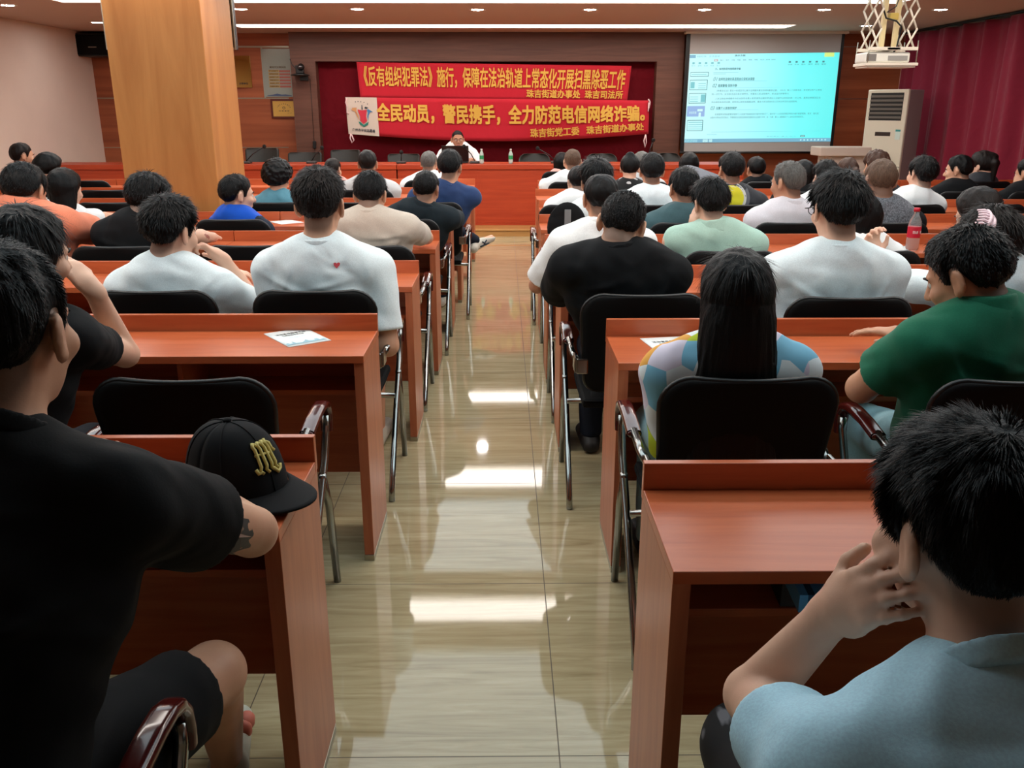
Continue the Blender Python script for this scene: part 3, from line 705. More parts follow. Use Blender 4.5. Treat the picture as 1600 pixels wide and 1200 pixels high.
for k, s in enumerate(('学习实践科学', '宣传宣讲政策', '培育践行主流', '丰富活跃文化', '持续深入移风', '关爱帮扶群众')):
    z = .53 - .064 * k
    mb.cur = 1; mb.add([(W * x, -.0022, H * q) for x, q in ((.2, z - .012), (.57, z - .012), (.57, z + .036), (.2, z + .036))], [(0, 1, 2, 3)])
    mb.cur = 2; mb.add([(W * x, -.0022, H * q) for x, q in ((.57, z - .012), (.95, z - .012), (.95, z + .028), (.57, z + .028))], [(0, 1, 2, 3)])
    mb.cur = 0; add_text(mb, s, lambda u, v: (W * (.23 + .31 * u), -.004, H * (z + .026 * v)), .02)
mb.cur = 3; mb.add([(W * x, -.0025, H * z) for x, z in ((.1, .03), (.3, .05), (.45, .07), (.6, .05), (.75, .055), (.95, .03), (.95, .02), (.1, .02))], [list(range(8))])
part('printed_text', mb, [plain('poster ink', (86, 62, 34), .6), plain('poster ochre', (176, 148, 92), .5), plain('poster red', (166, 92, 80), .5), plain('poster blue', (70, 86, 120), .5)], t)
t, W, H = plaque(427.5, 158, 460, 182, 'small gold certificate plaque in a dark wooden frame', 'plaque', plain('gold plate satin', (214, 172, 88), .38, .35), plain('dark red frame', (92, 30, 14), .4), .015)
mb = MB(); s = '广州市文明街道单位'
for k, ch in enumerate(s):
    a = PI * (.9 - .8 * k / (len(s) - 1)); cx, cz = W / 2 + W * .30 * math.cos(a), H * .5 + H * .32 * math.sin(a)
    add_text(mb, ch, lambda u, v: (cx + (u - .5) * W * .045, -.002, cz + (v - .5) * H * .06), .02)
add_text(mb, '示 范 单 位', lambda u, v: (W * (.26 + .48 * u), -.002, H * (.33 + .07 * v)), .02)
add_text(mb, '二〇一二年', lambda u, v: (W * (.64 + .2 * u), -.002, H * (.2 + .03 * v)), .02)
mb.tube([(W / 2 + W * .06 * math.cos(q), -.002, H * .56 + H * .07 * math.sin(q)) for q in np.linspace(0, 2 * PI, 14)[:-1]], .003, 5, True)
part('lettering', mb, INK, t)
# conference camera on the left pier of the stage frame
p = atY(472, 118, YP)
t = thing('conference_camera', 'black pan tilt camera on a wall shelf by the red banners', 'camera', (float(p[0]), YP, float(p[2])))
part('shelf_bracket', MB().box((-.02, -.06, -.07), (.09, 0, -.01), .004), BLACKP, t)
part('base', MB().lathe([(.02, -.012), (.125, -.006), (.13, .004), (.06, .022), (.02, .024)], (.0, -.12, 0)), BLACKP, t)
part('yoke', MB().box((-.055, -.15, .02), (.055, -.09, .13), .01), BLACKP, t)
part('camera_head', MB().ball((.02, -.13, .105), (.05, .06, .05), 14), BLACKP, t)
part('lens', MB().tube([(.02, -.175, .105), (.02, -.198, .105)], .03, 14), plain('lens glass', (30, 30, 34), .05, coat=1), t)
part('cable', MB().tube([atY(x, y, YP - .012) - np.array([p[0], YP, p[2]]) for x, y in ((453, 92), (456, 100), (461, 106), (466, 112))], .006, 6), BLACKP, t)
p = atY(491.5, 226, YP)
t = thing('wall_box', 'small black socket box with a cable on the left pier', 'socket box', (float(p[0]), YP, float(p[2])))
part('box', MB().box((-.02, -.03, -.05), (.025, 0, .05), .004), BLACKP, t); part('cable', MB().tube([(0, -.01, .05), (0, -.008, .9)], .003, 6), BLACKP, t); part('lower_cable', MB().tube([(0, -.01, -.05), (.0, -.01, -.3)], .003, 6), BLACKP, t)
# thin black television hanging just behind the pillar, most of it hidden by it
YT = PY1 + .08
b0 = atY(369.5, 78, YT); TW = 1.0; TZ = CEIL - .02 - float(b0[2])
t = thing('television', 'black silver rimmed television mostly hidden behind the oak pillar', 'television', (float(b0[0]), YT, float(b0[2])))
part('casing', MB().box((-TW, 0, 0), (0, .06, TZ), .006), BLACKP, t)
f = MB()
for (a, b) in (((-TW, -.012, 0), (0, .0, .016)), ((-.014, -.012, .016), (0, 0, TZ)), ((-TW, -.012, .016), (-TW + .014, 0, TZ))): f.box(a, b, .002)
part('rim', f, STEEL, t)
part('screen', MB().box((-TW + .015, -.004, .017), (-.0145, -.0005, TZ - .01), 0), plain('tv glass', (8, 8, 10), .08), t)
part('bracket', MB().box((-.6, .061, TZ - .3), (-.4, .10, TZ), .003), BLACKP, t)

# ------------------------------------------------------------------ projector on a scissor lift under the ceiling
YJ = 7.0
def J(px, py, d=0): return atY(px, py, YJ + d)
c = J(1383, 100, .12); O = np.array([c[0], YJ + .12, c[2]])
t = thing('projector_lift', 'white scissor lift with yellow columns hanging from the ceiling, carrying a projector', 'projector lift', tuple(O))
LW = plain('lift white paint', (226, 214, 196), .5); LY = plain('lift cream column', (222, 200, 150), .5)
zt = CEIL - O[2]
lo = MB(); lo.box((-.2, -.13, -.018), (.2, .13, .004), .003)
tray = J(1383, 108)[2] - O[2]
part('tray', lo.box((-.185, -.12, -.03), (.185, .12, -.019), .002), LW, t)
zu = J(1390, 76)[2] - O[2]
part('upper_frame', MB().box((-.185, -.13, zu - .012), (.185, -.09, zu + .012), .002).box((-.185, .09, zu - .012), (.185, .13, zu + .012), .002).box((-.05, -.13, zu - .01), (.05, .13, zu + .01), .002), LW, t)
for sx in (-1, 1):
    for yy in (-.1, .1):
        a = MB(); n = 4; zs = np.linspace(zu, zt, n + 1); xc = sx * .135
        for k in range(n):
            a.tube([(xc - .035, yy, zs[k]), (xc + .035, yy, zs[k + 1])], .0075, 6); a.tube([(xc + .035, yy + .012, zs[k]), (xc - .035, yy + .012, zs[k + 1])], .0075, 6)
        part('scissor_arm', a, LW, t)
    part('column', MB().box((sx * .05 - .017, -.02, zu), (sx * .05 + .017, .02, zt), .003), LY, t)
    for yy in (-.118, .118): part('hanger_rod', MB().tube([(sx * .188, yy, -.02), (sx * .184, yy, zu + .06)], .004, 6), STEEL, t)
part('motor', MB().box((-.02, -.04, zu + .21), (.045, .02, zu + .26), .006), plain('motor yellow', (200, 170, 80), .5), t)
part('cable', MB().tube([(-.1, -.05, zt), (-.115, -.06, zu + .34), (-.06, -.06, zu + .22), (.02, -.06, zu + .2), (.07, -.05, zu + .16), (.05, -.05, zu), (.02, -.04, .06)], .007, 6), BLACKP, t)
part('loose_cable', MB().tube([(.0, -.04, zt), (.06, -.07, zt - .08), (.0, -.07, zu + .3), (-.06, -.06, zu + .26)], .004, 6), BLACKP, t)
t2 = thing('projector', 'white projector resting on the tray of the ceiling lift', 'projector', (O[0] - .03, O[1], O[2] + .005))
part('body', MB().box((-.17, -.11, 0), (.17, .11, .075), .012), WHITEP, t2)
part('vent', MB().box((-.165, -.113, .012), (-.09, -.109, .062), .002), plain('vent grey', (120, 114, 108), .6), t2)
part('port_panel', MB().box((.0, -.113, .015), (.15, -.109, .05), .002), plain('port grey', (150, 146, 140), .6), t2)
part('lens', MB().tube([(.08, .108, .04), (.08, .135, .04)], .03, 14), BLACKP, t2)
# ================================================================== PEOPLE: signed distance bodies turned into meshes
f32 = np.float32
def A(*v): return np.array(v, dtype=np.float64)
def nrm(v): v = np.asarray(v, float); return v / (np.linalg.norm(v) + 1e-12)
def rc(p, a, b, r1, r2=None):
    r2 = r1 if r2 is None else r2; a = np.asarray(a, f32); b = np.asarray(b, f32); ba = b - a
    pa = p - a; h = np.clip(pa @ ba / max(float(ba @ ba), 1e-9), 0, 1)
    q = pa - h[:, None] * ba
    return np.sqrt(np.einsum('ij,ij->i', q, q)) - (r1 + (r2 - r1) * h)
def ell(p, c, r, M=None):
    q = p - np.asarray(c, f32)
    if M is not None: q = q @ np.asarray(M, f32).T
    r = np.asarray(r, f32); a = q / r; b = a / r
    k0 = np.sqrt(np.einsum('ij,ij->i', a, a)); k1 = np.sqrt(np.einsum('ij,ij->i', b, b)) + 1e-6
    return k0 * (k0 - 1) / k1
def smin(a, b, k):
    h = np.clip(.5 + .5 * (b - a) / k, 0, 1); return b * (1 - h) + a * h - k * h * (1 - h)
def smax(a, b, k): return -smin(-a, -b, k)
def wob(p, s=1.0, seed=0.0):
    x, y, z = p[:, 0] * s + seed, p[:, 1] * s + seed * .7, p[:, 2] * s - seed
    return (np.sin(x * 1.7 + 1.9 * np.sin(y * 1.3 + z * .6)) + np.sin(z * 2.1 + 1.7 * np.sin(x * 1.1 - y * .9)) + np.sin(y * 1.9 + 1.5 * np.sin(z * 1.2 + x * .8))) / 3
def mesh_sdf(fn, lo, hi, h):
    B = 4; lo = np.asarray(lo, float); n = np.maximum(1, np.ceil((np.asarray(hi) - lo) / (h * B)).astype(int)); H = h * B
    ax = [lo[i] + (np.arange(n[i]) + .5) * H - h * .5 for i in range(3)]
    C = np.stack(np.meshgrid(*ax, indexing='ij'), -1).reshape(-1, 3).astype(f32)
    d = fn(C); act = np.abs(d) < H * 1.5
    val = np.where(d < 0, -H, H).astype(f32).reshape(n)
    val = val.repeat(B, 0).repeat(B, 1).repeat(B, 2)
    idx = np.argwhere(act.reshape(n))
    if len(idx) == 0: return np.zeros((0, 3)), np.zeros((0, 4), int)
    o = np.stack(np.meshgrid(*[np.arange(B)] * 3, indexing='ij'), -1).reshape(-1, 3)
    fi = (idx[:, None, :] * B + o[None]).reshape(-1, 3)
    for s in range(0, len(fi), 400000):
        q = fi[s:s + 400000]; val[q[:, 0], q[:, 1], q[:, 2]] = fn((lo + q * h).astype(f32))
    val[0], val[-1] = H, H; val[:, 0], val[:, -1] = H, H; val[:, :, 0], val[:, :, -1] = H, H
    b = val < 0; sh = tuple(k - 1 for k in val.shape)
    cnt = np.zeros(sh, np.int8)
    corners = [(i, j, k) for i in (0, 1) for j in (0, 1) for k in (0, 1)]
    sl = lambda c: tuple(slice(c[i], c[i] + sh[i]) for i in range(3))
    for c in corners: cnt += b[sl(c)]
    cells = np.argwhere((cnt > 0) & (cnt < 8))
    acc = np.zeros((len(cells), 3)); num = np.zeros(len(cells))
    cv = {c: val[cells[:, 0] + c[0], cells[:, 1] + c[1], cells[:, 2] + c[2]].astype(float) for c in corners}
    for c in corners:
        for a in range(3):
            if c[a] == 0:
                e = list(c); e[a] = 1; e = tuple(e); va, vb = cv[c], cv[e]; m = (va < 0) != (vb < 0)
                t = np.where(m, va / np.where(m, va - vb, 1), 0); P = np.tile(np.array(c, float), (len(cells), 1)); P[:, a] += t
                acc[m] += P[m]; num[m] += 1
    V = lo + (cells + acc / num[:, None]) * h
    im = np.full(sh, -1, np.int32); im[cells[:, 0], cells[:, 1], cells[:, 2]] = np.arange(len(cells))
    Fs = []
    for a in range(3):
        u, v = (a + 1) % 3, (a + 2) % 3
        s0 = [slice(1, k - 1) for k in val.shape]; s1 = list(s0); s0[a] = slice(0, val.shape[a] - 1); s1[a] = slice(1, val.shape[a])
        b0, b1 = b[tuple(s0)], b[tuple(s1)]; E = np.argwhere(b0 != b1); inside = b0[E[:, 0], E[:, 1], E[:, 2]]
        off_ = np.array([1, 1, 1]); off_[a] = 0; E = E + off_
        def cell(du, dv):
            q = E.copy(); q[:, u] += du; q[:, v] += dv; return im[q[:, 0], q[:, 1], q[:, 2]]
        Q = np.stack([cell(-1, -1), cell(0, -1), cell(0, 0), cell(-1, 0)], 1)
        Q[~inside] = Q[~inside][:, ::-1]; Fs.append(Q)
    F = np.concatenate(Fs); F = F[(F >= 0).all(1)]
    return V, F
def fast_mesh(name, V, F, mats, fm=None, smooth=True):
    me = bpy.data.meshes.new(name); F = np.asarray(F, np.int32); k = F.shape[1] if len(F) else 4
    me.vertices.add(len(V)); me.vertices.foreach_set('co', np.asarray(V, np.float32).ravel())
    me.loops.add(F.size); me.loops.foreach_set('vertex_index', F.ravel())
    me.polygons.add(len(F)); me.polygons.foreach_set('loop_start', np.arange(len(F), dtype=np.int32) * k); me.polygons.foreach_set('loop_total', np.full(len(F), k, np.int32))
    for m in mats: me.materials.append(m)
    if fm is not None: me.polygons.foreach_set('material_index', np.asarray(fm, np.int32))
    me.polygons.foreach_set('use_smooth', np.full(len(F), smooth)); me.update(calc_edges=True); me.validate(); return me

def ik(S, Wt, a, b, pole):
    S, Wt = A(*S), A(*Wt); d = Wt - S; L = np.linalg.norm(d); L2 = min(L, (a + b) * .995); u = d / (L + 1e-9); Wt = S + u * L2
    x = (a * a - b * b + L2 * L2) / (2 * L2); hgt = math.sqrt(max(0, a * a - x * x)); q = nrm(np.asarray(pole, float) - u * np.dot(pole, u))
    return S + u * x + q * hgt, Wt

HLF = [(-.13, -.088), (-.075, -.078), (-.045, -.045), (-.03, .0), (-.012, .034), (.006, .034), (.012, -.012), (.03, -.005), (.042, .03), (.06, .052), (.085, .06), (.13, .066)]
def person(label, cx, top, Y, near, group='seated audience', s=1.0, yaw=0, pitch=8, roll=0, sh=0, shr=0, sw=.40, fat=1.0, lean=0.0, hipY=None, hipdx=0.0,
           shirt=None, sleeve=.68, sloose=1.0, collar=False, hair=('short', BLACKHAIR), hp=None, skinm=None, armR='lap', armL='lap', legs=None, shorts=False, h=.011, hh=None,
           glasses=False, strands=0, slen=.03, shoe=None, floor_z=0.0, seat=.45, chair_lb=None, footdy=0.0, face=1.0, puff=0.0, hem=.47, extra=None, knee=None, shY=0.0, shz=.015, stub=.72):
    skinm = skinm or SKIN; shirt = shirt or M_WHITE; legs = legs or TROU; hp = hp or {}; yaw, pitch, roll, sh, shr = [math.radians(v) for v in (yaw, pitch, roll, sh, shr)]
    if hipY is None and floor_z == 0: Y = max(Y, near - (.39 if near < 5 else .34))
    Tw = atY(cx, top, Y)
    hipY = float(np.clip(Y + .03, near - .36, near - .30) if near < 5 else np.clip(Y + .03, near - .285, near - .27)) if hipY is None else hipY
    xh = Tw[0] + hipdx
    if floor_z == 0 and near < 9:
        rows, ends = (LROWS, LEND) if xh < -.05 else (RROWS, REND); e_ = ends[int(np.argmin([abs(q - near) for q in rows]))]
        xh = min(xh, e_ - .27) if xh < -.05 else max(xh, e_ + .27)
    if floor_z == 0 and chair_lb: xh = take(near, xh)
    root = A(xh, hipY, floor_z); T = Tw - root
    # head frame
    f0 = A(math.sin(yaw), math.cos(yaw), 0); u0 = A(0, 0, 1); r0 = np.cross(f0, u0)
    f1 = f0 * math.cos(pitch) - u0 * math.sin(pitch); u1 = u0 * math.cos(pitch) + f0 * math.sin(pitch)
    r1 = r0 * math.cos(roll) - u1 * math.sin(roll); u1 = u1 * math.cos(roll) + r0 * math.sin(roll)
    HR = np.stack([r1, f1, u1]); hs = s * hp.get('hs', 1.0)
    HC = T - u1 * .126 * hs - A(0, 0, hp.get('t', .012) * .6)
    hl = lambda q: ((q - HC.astype(f32)) @ HR.T.astype(f32)) / f32(hs)          # head-local coordinates
    hw = lambda v: HC + (A(*v) * hs) @ HR                                # and back
    fS = A(math.sin(sh), math.cos(sh), 0); rS = np.cross(fS, u0); rS = rS * math.cos(shr) - u0 * math.sin(shr)
    NT = hw((0, -.028, -.07))
    Hp = A(0, 0, seat + .135)
    sp = nrm(NT - Hp)
    NB = NT - (sp * .55 + u1 * .25 + A(0, 0, .2)) * .095 * s - fS * .008 * s + A(0, shY, shz + .0026 * max(0, math.degrees(pitch) - 8))
    sp = nrm(NB - Hp); L = np.linalg.norm(NB - Hp)
    fT = nrm(fS - sp * np.dot(fS, sp)); rT = nrm(np.cross(fT, sp)); TR = np.stack([rT, fT, sp])
    jd = .088 * s
    SJ = {'R': NB + rS * sw / 2 - sp * jd, 'L': NB - rS * sw / 2 - sp * jd}
    ua, fa = .285 * s, .25 * s
    deskz = DT + .042 - floor_z; dy = near - hipY
    arms = {}
    for sd, spec in (('R', armR), ('L', armL)):
        sg = 1 if sd == 'R' else -1; S = SJ[sd]; hd = None; hn = None; curl = .35; ext = None
        if spec == 'lap': Wt = A(sg * .11, .15, seat + .225); pole = rS * sg * .05 + A(0, -.8, -.8); hd = nrm(A(-sg * .25, .9, -.2)); hn = A(0, -.2, -1)
        elif spec == 'side': Wt = S + A(sg * .06, .12, -.50); pole = A(sg * .6, -1, -.3)
        elif spec == 'desk': Wt = A(S[0] * .55, dy + .13, deskz + .005); pole = rS * sg * 1.0 + A(0, -.2, -.15); hd = nrm(A(-sg * .55, .8, 0)); hn = A(0, 0, -1)
        elif spec == 'deskout': Wt = A(S[0] + sg * .02, dy + .15, deskz + .005); pole = rS * sg * 1.0 + A(0, -.3, -.1); hd = nrm(A(-sg * .5, .8, 0)); hn = A(0, 0, -1)
        elif spec == 'fold': Wt = A(-sg * .05, dy + .10, deskz + .01); pole = rS * sg * 1.2 + A(0, -.2, 0); hd = nrm(A(-sg * 1, .15, 0)); hn = A(0, 0, -1)
        elif spec == 'chin': Wt = hw((sg * .035, .075, -.165)); pole = rS * sg * .7 + A(0, .25, -1); hd = nrm(hw((sg * .05, .075, -.06)) - Wt); hn = nrm(-f1 - r1 * sg * .5); curl = .9
        elif spec == 'cheek': Wt = hw((sg * .075, .05, -.16)); pole = rS * sg * .8 + A(0, .2, -1); hd = nrm(hw((sg * .085, .035, -.02)) - Wt); hn = nrm(-r1 * sg); curl = .45
        else:
            Wt = A(*spec['w']) - root; pole = A(*spec.get('pole', (sg, 0, -1))); hd = spec.get('hd'); hn = spec.get('hn'); curl = spec.get('curl', .4); hd = None if hd is None else nrm(hd); hn = None if hn is None else nrm(hn); ext = spec
        if ext and 'e' in ext:
            E = A(*ext['e']) - root
        else: E, Wt = ik(S, Wt, ua, fa, pole)
        hd = nrm(Wt - E) if hd is None else hd
        hn = nrm(np.cross(hd, A(0, 0, 1)) * sg) if hn is None else hn
        hn = nrm(hn - hd * np.dot(hn, hd)); side = np.cross(hn, hd) * (-sg) * -1
        th = nrm(np.cross(hd, hn)) * (-sg)             # thumb direction
        arms[sd] = dict(S=S, E=E, W=Wt, hd=hd, hn=hn, th=th, curl=curl, spread=(ext or {}).get('spread', .06), fr=(ext or {}).get('fr', 1.0))
    bel = fat
    def torso(p, g=0.0):
        d = ell(p, Hp + A(0, 0, .0), A(.168 * bel + g, .125 * bel + g, .13 + g), TR)
        d = smin(d, ell(p, Hp + sp * L * .30 + fT * .02 * (bel - .6), A(.150 * bel + g, .118 * bel + g, .17 + g), TR), .06)
        d = smin(d, ell(p, Hp + sp * L * .62, A(.49 * sw * (1 + .4 * (bel - 1)) + g, .115 * s * (1 + .4 * (bel - 1)) + g, .20 * s + g), TR), .06)
        d = smin(d, rc(p, SJ['L'] + rT * .035 + sp * .005, SJ['R'] - rT * .035 + sp * .005, .058 * s + g), .05)
        for sd, sg in (('R', 1), ('L', -1)):
            d = smin(d, rc(p, NB - sp * .012 * s - fT * .006, SJ[sd] + sp * .012 - rS * sg * .02, .05 * s + g, .046 * s + g), .045)
        return d
    af = .5 + .5 * fat
    def arm(p, k, g=0.0):
        a = arms[k]; return smin(rc(p, a['S'], a['E'], .052 * s * af + g, .041 * s * af + g), rc(p, a['E'], a['W'], .042 * s * af + g, .027 * s + g), .012)
    def hand(p, k):
        a = arms[k]; W_, hd, hn, th, cu = a['W'], a['hd'], a['hn'], a['th'], a['curl']; z = s * 1.02
        M = np.stack([th, hd, hn])
        d = ell(p, W_ + hd * .05 * z, A(.041, .056, .0155) * z, M)
        d = smin(d, rc(p, W_ - hd * .01, W_ + hd * .03 * z, .025 * z, .026 * z), .02)
        for i, (o, ln) in enumerate(((.029, .074), (.010, .082), (-.010, .076), (-.028, .06))):
            b0 = W_ + hd * (.088 - abs(o) * .35) * z + th * o * z; dirn = nrm(hd + th * o * a['spread'] * 30); ang = 0
            rr = (.0086, .0088, .0084, .0074)[i] * z
            for q, fr in enumerate((.45, .31, .24)):
                ang += cu * (.7 if q == 0 else 1.0) * (1 + .12 * i)
                b1 = b0 + (dirn * math.cos(ang) + hn * math.sin(ang)) * ln * z * fr
                d = smin(d, rc(p, b0, b1, rr * (1 - .08 * q), rr * (.92 - .08 * q)), .006 if q else .010); b0 = b1
        t0 = W_ + hd * .018 * z + th * .026 * z + hn * .006; t1 = t0 + nrm(th * .75 + hd * .75 + hn * .25) * .04 * z; t2 = t1 + nrm(th * .25 + hd * 1 + hn * .35) * .032 * z
        d = smin(d, rc(p, t0, t1, .0135 * z, .0105 * z), .012); return smin(d, rc(p, t1, t2, .0105 * z, .0085 * z), .004)
    def skull(p):
        q = hl(p); d = ell(q, (0, -.014, .03), (.0755, .096, .088)); return smin(d, ell(q, (0, .028, -.035), (.058, .062, .08)), .03) * f32(hs)
    def head(p):
        q = hl(p); d = skull(p) / f32(hs)
        d = smin(d, rc(q, (0, .03, -.075), (0, .066, -.096), .03, .02), .03)
        if face:
            aq = q.copy(); aq[:, 0] = np.abs(aq[:, 0])
            d = smin(d, rc(q, (0, .086, .012), (0, .108, -.026), .008, .0125), .014); d = smin(d, rc(aq, (0.004, .1, -.03), (.012, .098, -.03), .008), .006)
            d = smin(d, rc(aq, (.012, .083, .024), (.042, .071, .022), .010, .008), .014)
            d = smin(d, ell(aq, (.042, .062, -.025), (.024, .022, .022)), .02)
            d = smax(d, -ell(aq, (.031, .098, .004), (.017, .018, .012)), .012)
            d = smin(d, rc(aq, (0, .0915, -.053), (.019, .083, -.056), .0065, .004), .006); d = smin(d, rc(aq, (0, .0895, -.064), (.016, .083, -.062), .0075, .004), .006)
            # ears
            c, sn = math.cos(.35), math.sin(.35); M = np.array([[c, sn, 0], [-sn, c, 0], [0, 0, 1]]) @ np.array([[1, 0, 0], [0, 1, .0], [0, 0, 1]])
            M = np.array([[.94, .34, 0], [-.34, .94, 0], [0, 0, 1.0]])
            e = ell(aq, (.083, -.012, -.002), (.0085, .021, .034), M); e = smin(e, ell(aq, (.078, -.002, -.028), (.008, .011, .014), M), .008)
            e = smax(e, -ell(aq, (.091, -.004, .0), (.006, .011, .02), M), .006)
            d = smin(d, e, .008)
        return d * f32(hs)
    def neck(p, g=0.0): return rc(p, NT, NB - sp * .02, .054 * s * (.75 + .25 * fat) + g, .064 * s * (.75 + .25 * fat) + g)
    kn = knee or {}; TO = {}
    for sd, sg in (('R', 1), ('L', -1)):
        K = A(sg * .12, .335, seat + .066) if sd not in kn else A(*kn[sd][0]) - root; An = A(sg * .12, .345 + footdy, .09) if sd not in kn else A(*kn[sd][1]) - root; tip = A(sg * .02, .17, -.055) if sd not in kn or len(kn[sd]) < 3 else A(*kn[sd][2])
        if sd not in kn and floor_z == 0 and near < 9.2:
            rows, ends = (LROWS, LEND) if root[0] < -.05 else (RROWS, REND); e_ = ends[int(np.argmin([abs(q - near) for q in rows]))]
            for k in range(6):
                pxx = e_ + (-1 if root[0] < -.05 else 1) * (1.244 * k - (.0 if k else -.017)) - root[0]; dx = K[0] - pxx
                if abs(dx) < .115: K[0] = An[0] = pxx + math.copysign(.115, dx if abs(dx) > 1e-3 else sg)
        TO[sd] = (A(sg * .09, .02, seat + .10), K, An, An + tip)
    def leg(p, g=0.0, cut=None):
        d = None
        for sd in 'RL':
            H0, K, An, tp = TO[sd]; e = rc(p, H0, K, .082 * bel + g, .058 + g); e2 = rc(p, K, An, .056 + g, .036 + g * 1.2)
            e = smin(e, e2, .02); d = e if d is None else np.minimum(d, e)
        return d
    def foot(p, g=0.0):
        d = None
        for sd in 'RL':
            H0, K, An, tp = TO[sd]; e = smin(rc(p, An - A(0, 0, .045), tp, .035 + g, .026 + g), rc(p, An, An - A(0, .03, .05), .035 + g, .032 + g), .02); d = e if d is None else np.minimum(d, e)
        return d
    def body(p):
        d = smin(torso(p), neck(p), .03); d = smin(d, head(p), .028)
        for k in 'RL': d = smin(d, arm(p, k), .02); d = smin(d, hand(p, k), .012)
        d = smin(d, leg(p), .04); return np.minimum(d, foot(p))
    pts = [HC, NB, Hp] + [a[k] for a in arms.values() for k in ('S', 'E', 'W')] + [a['W'] + a['hd'] * .17 for a in arms.values()] + [q for t_ in TO.values() for q in t_]
    lo = np.min(pts, 0) - .17; hi = np.max(pts, 0) + .17; lo[2] = max(lo[2], 0.004)
    V, F = mesh_sdf(body, lo, hi, h)
    ctr = hl(V[F].mean(1).astype(f32)); lips = (np.abs(ctr[:, 0]) < .02 - .9 * np.abs(ctr[:, 2] + .059)) & (ctr[:, 1] > .082) & (np.abs(ctr[:, 2] + .059) < .0095)
    bo = link('person', fast_mesh('person', V, F, [skinm, LIP], lips.astype(int)), None, tuple(root)); tag(bo, label, 'person', group)
    if hair[0] in ('short', 'buzz') and stub:
        q = hl(V.astype(f32)); bl = np.interp(q[:, 1], [a for a, b in HLF], [b for a, b in HLF]) - hp.get('down', 0) - q[:, 2]
        sv = np.clip(1 - bl / .034, 0, 1) * np.clip((.028 - q[:, 1]) / .03, 0, 1) * (np.abs(q[:, 0]) < .0795) * (q[:, 1] > -.14) * (np.abs(q[:, 0]) < .1) * (q[:, 2] > -.13)
        at = bo.data.attributes.new('stubble', 'FLOAT', 'POINT'); at.data.foreach_set('value', (sv * stub).astype(np.float32))
    # clothing -------------------------------------------------------
    sd_ = RNG.uniform(0, 50)
    creases = []
    if h < .0098:
        for sx in (-1, 1):
            for k in range(5):
                an = RNG.uniform(-1.25, .35); dx_, dz_ = -sx * math.cos(an), math.sin(an) ; lx = sx * sw * RNG.uniform(.30, .42); lz = -RNG.uniform(.10, .24)
                creases.append((lx + dx_ * .05, lz + dz_ * .05, dx_, dz_, RNG.uniform(.009, .016), RNG.uniform(.0045, .0085)))
        for k in range(3): creases.append((RNG.uniform(-.1, .1), -RNG.uniform(.06, .3), 1.0, RNG.uniform(-.3, .3), .012, RNG.uniform(.003, .006)))
    def shirtf(p):
        d = torso(p, .014) + .005 * wob(p, 15, sd_) + 0.0028 * wob(np.stack([p[:, 0] * 1.0 + p[:, 2] * .8, p[:, 1], p[:, 2] * .55 - p[:, 0] * .5], 1), 34, sd_)
        d = smin(d, leg(p, .02), .05) if hem < .4 else d
        if creases:
            q = (p - NB.astype(f32)) @ TR.T.astype(f32); bk_ = (q[:, 1] < .04)
            for (cx_, cz_, dx_, dz_, wd_, am_) in creases:
                rx, rz = q[:, 0] - cx_, q[:, 2] - cz_; al = rx * dx_ + rz * dz_; ac = rx * dz_ - rz * dx_ + .35 * al * al
                d = d - am_ * bk_ * np.exp(-(ac / wd_) ** 2 - (al / .085) ** 2)
        for k in 'RL':
            a = arms[k]; S, E, W_ = a['S'], a['E'], a['W']
            if sleeve <= 0: continue
            if sleeve <= 1:
                e1 = S + (E - S) * sleeve; ax = nrm(E - S); e = rc(p, S, e1 + ax * .03, .056 * s * af + .012, (.047 * s * af + .02 * sloose)) + .004 * wob(p, 22, sd_ + 3); e = smax(e, (p - e1.astype(f32)) @ ax.astype(f32), .006)
            else:
                t_ = E + (W_ - E) * (sleeve - 1); ax = nrm(W_ - E); e = smin(rc(p, S, E, .056 * s * af + .012, .05 * s * af + .012), rc(p, E, t_, .05 * s * af + .012, .04 * s + .012), .02) + .006 * wob(p, 24, sd_ + 3)
                e = smax(e, (p - t_.astype(f32)) @ ax.astype(f32), .006)
            d = smin(d, e, .03)
        ct = NB + sp * .030 * s; c0 = NB - sp * .02; cr = neck(p, .013 if not collar else .016)
        ring = smax(cr, (p - (NB + sp * (.022 if not collar else .052) * s + fT * (0 if not collar else -.0)).astype(f32)) @ (sp + fT * .35).astype(f32), .006)
        ring = np.maximum(ring, -((p - c0.astype(f32)) @ sp.astype(f32)))
        d = smin(d, ring, .004)
        hole = rc(p, NB + sp * .028 * s, NT + sp * .2, .052 * s, .05)
        d = np.maximum(d, f32(max(hem, seat + .012)) - p[:, 2])
        return d
    plo = np.min([Hp, NB, SJ['R'], SJ['L']] + [arms[k]['S'] + (arms[k]['E'] - arms[k]['S']) * min(1, sleeve + .1) for k in 'RL'] + ([arms[k]['W'] for k in 'RL'] if sleeve > 1 else []), 0) - .2
    phi = np.max([Hp, NB, SJ['R'], SJ['L']] + [arms[k]['S'] + (arms[k]['E'] - arms[k]['S']) * min(1, sleeve + .1) for k in 'RL'] + ([arms[k]['W'] for k in 'RL'] if sleeve > 1 else []), 0) + .2; phi[2] = NB[2] + .12; plo[2] = hem - .02
    V, F = mesh_sdf(shirtf, plo, phi, h)
    fm = None; mats = shirt if isinstance(shirt, list) else [shirt]
    so = link('shirt', fast_mesh('shirt', V, F, mats), bo)
    if isinstance(shirt, list) and hp.get('sleeve2'):
        c = V[F].mean(1); q = (c - NB) @ TR.T; fm = (np.abs(q[:, 0]) > hp['sleeve2'] + .25 * (q[:, 2] + .1)).astype(np.int32); so.data.polygons.foreach_set('material_index', fm)
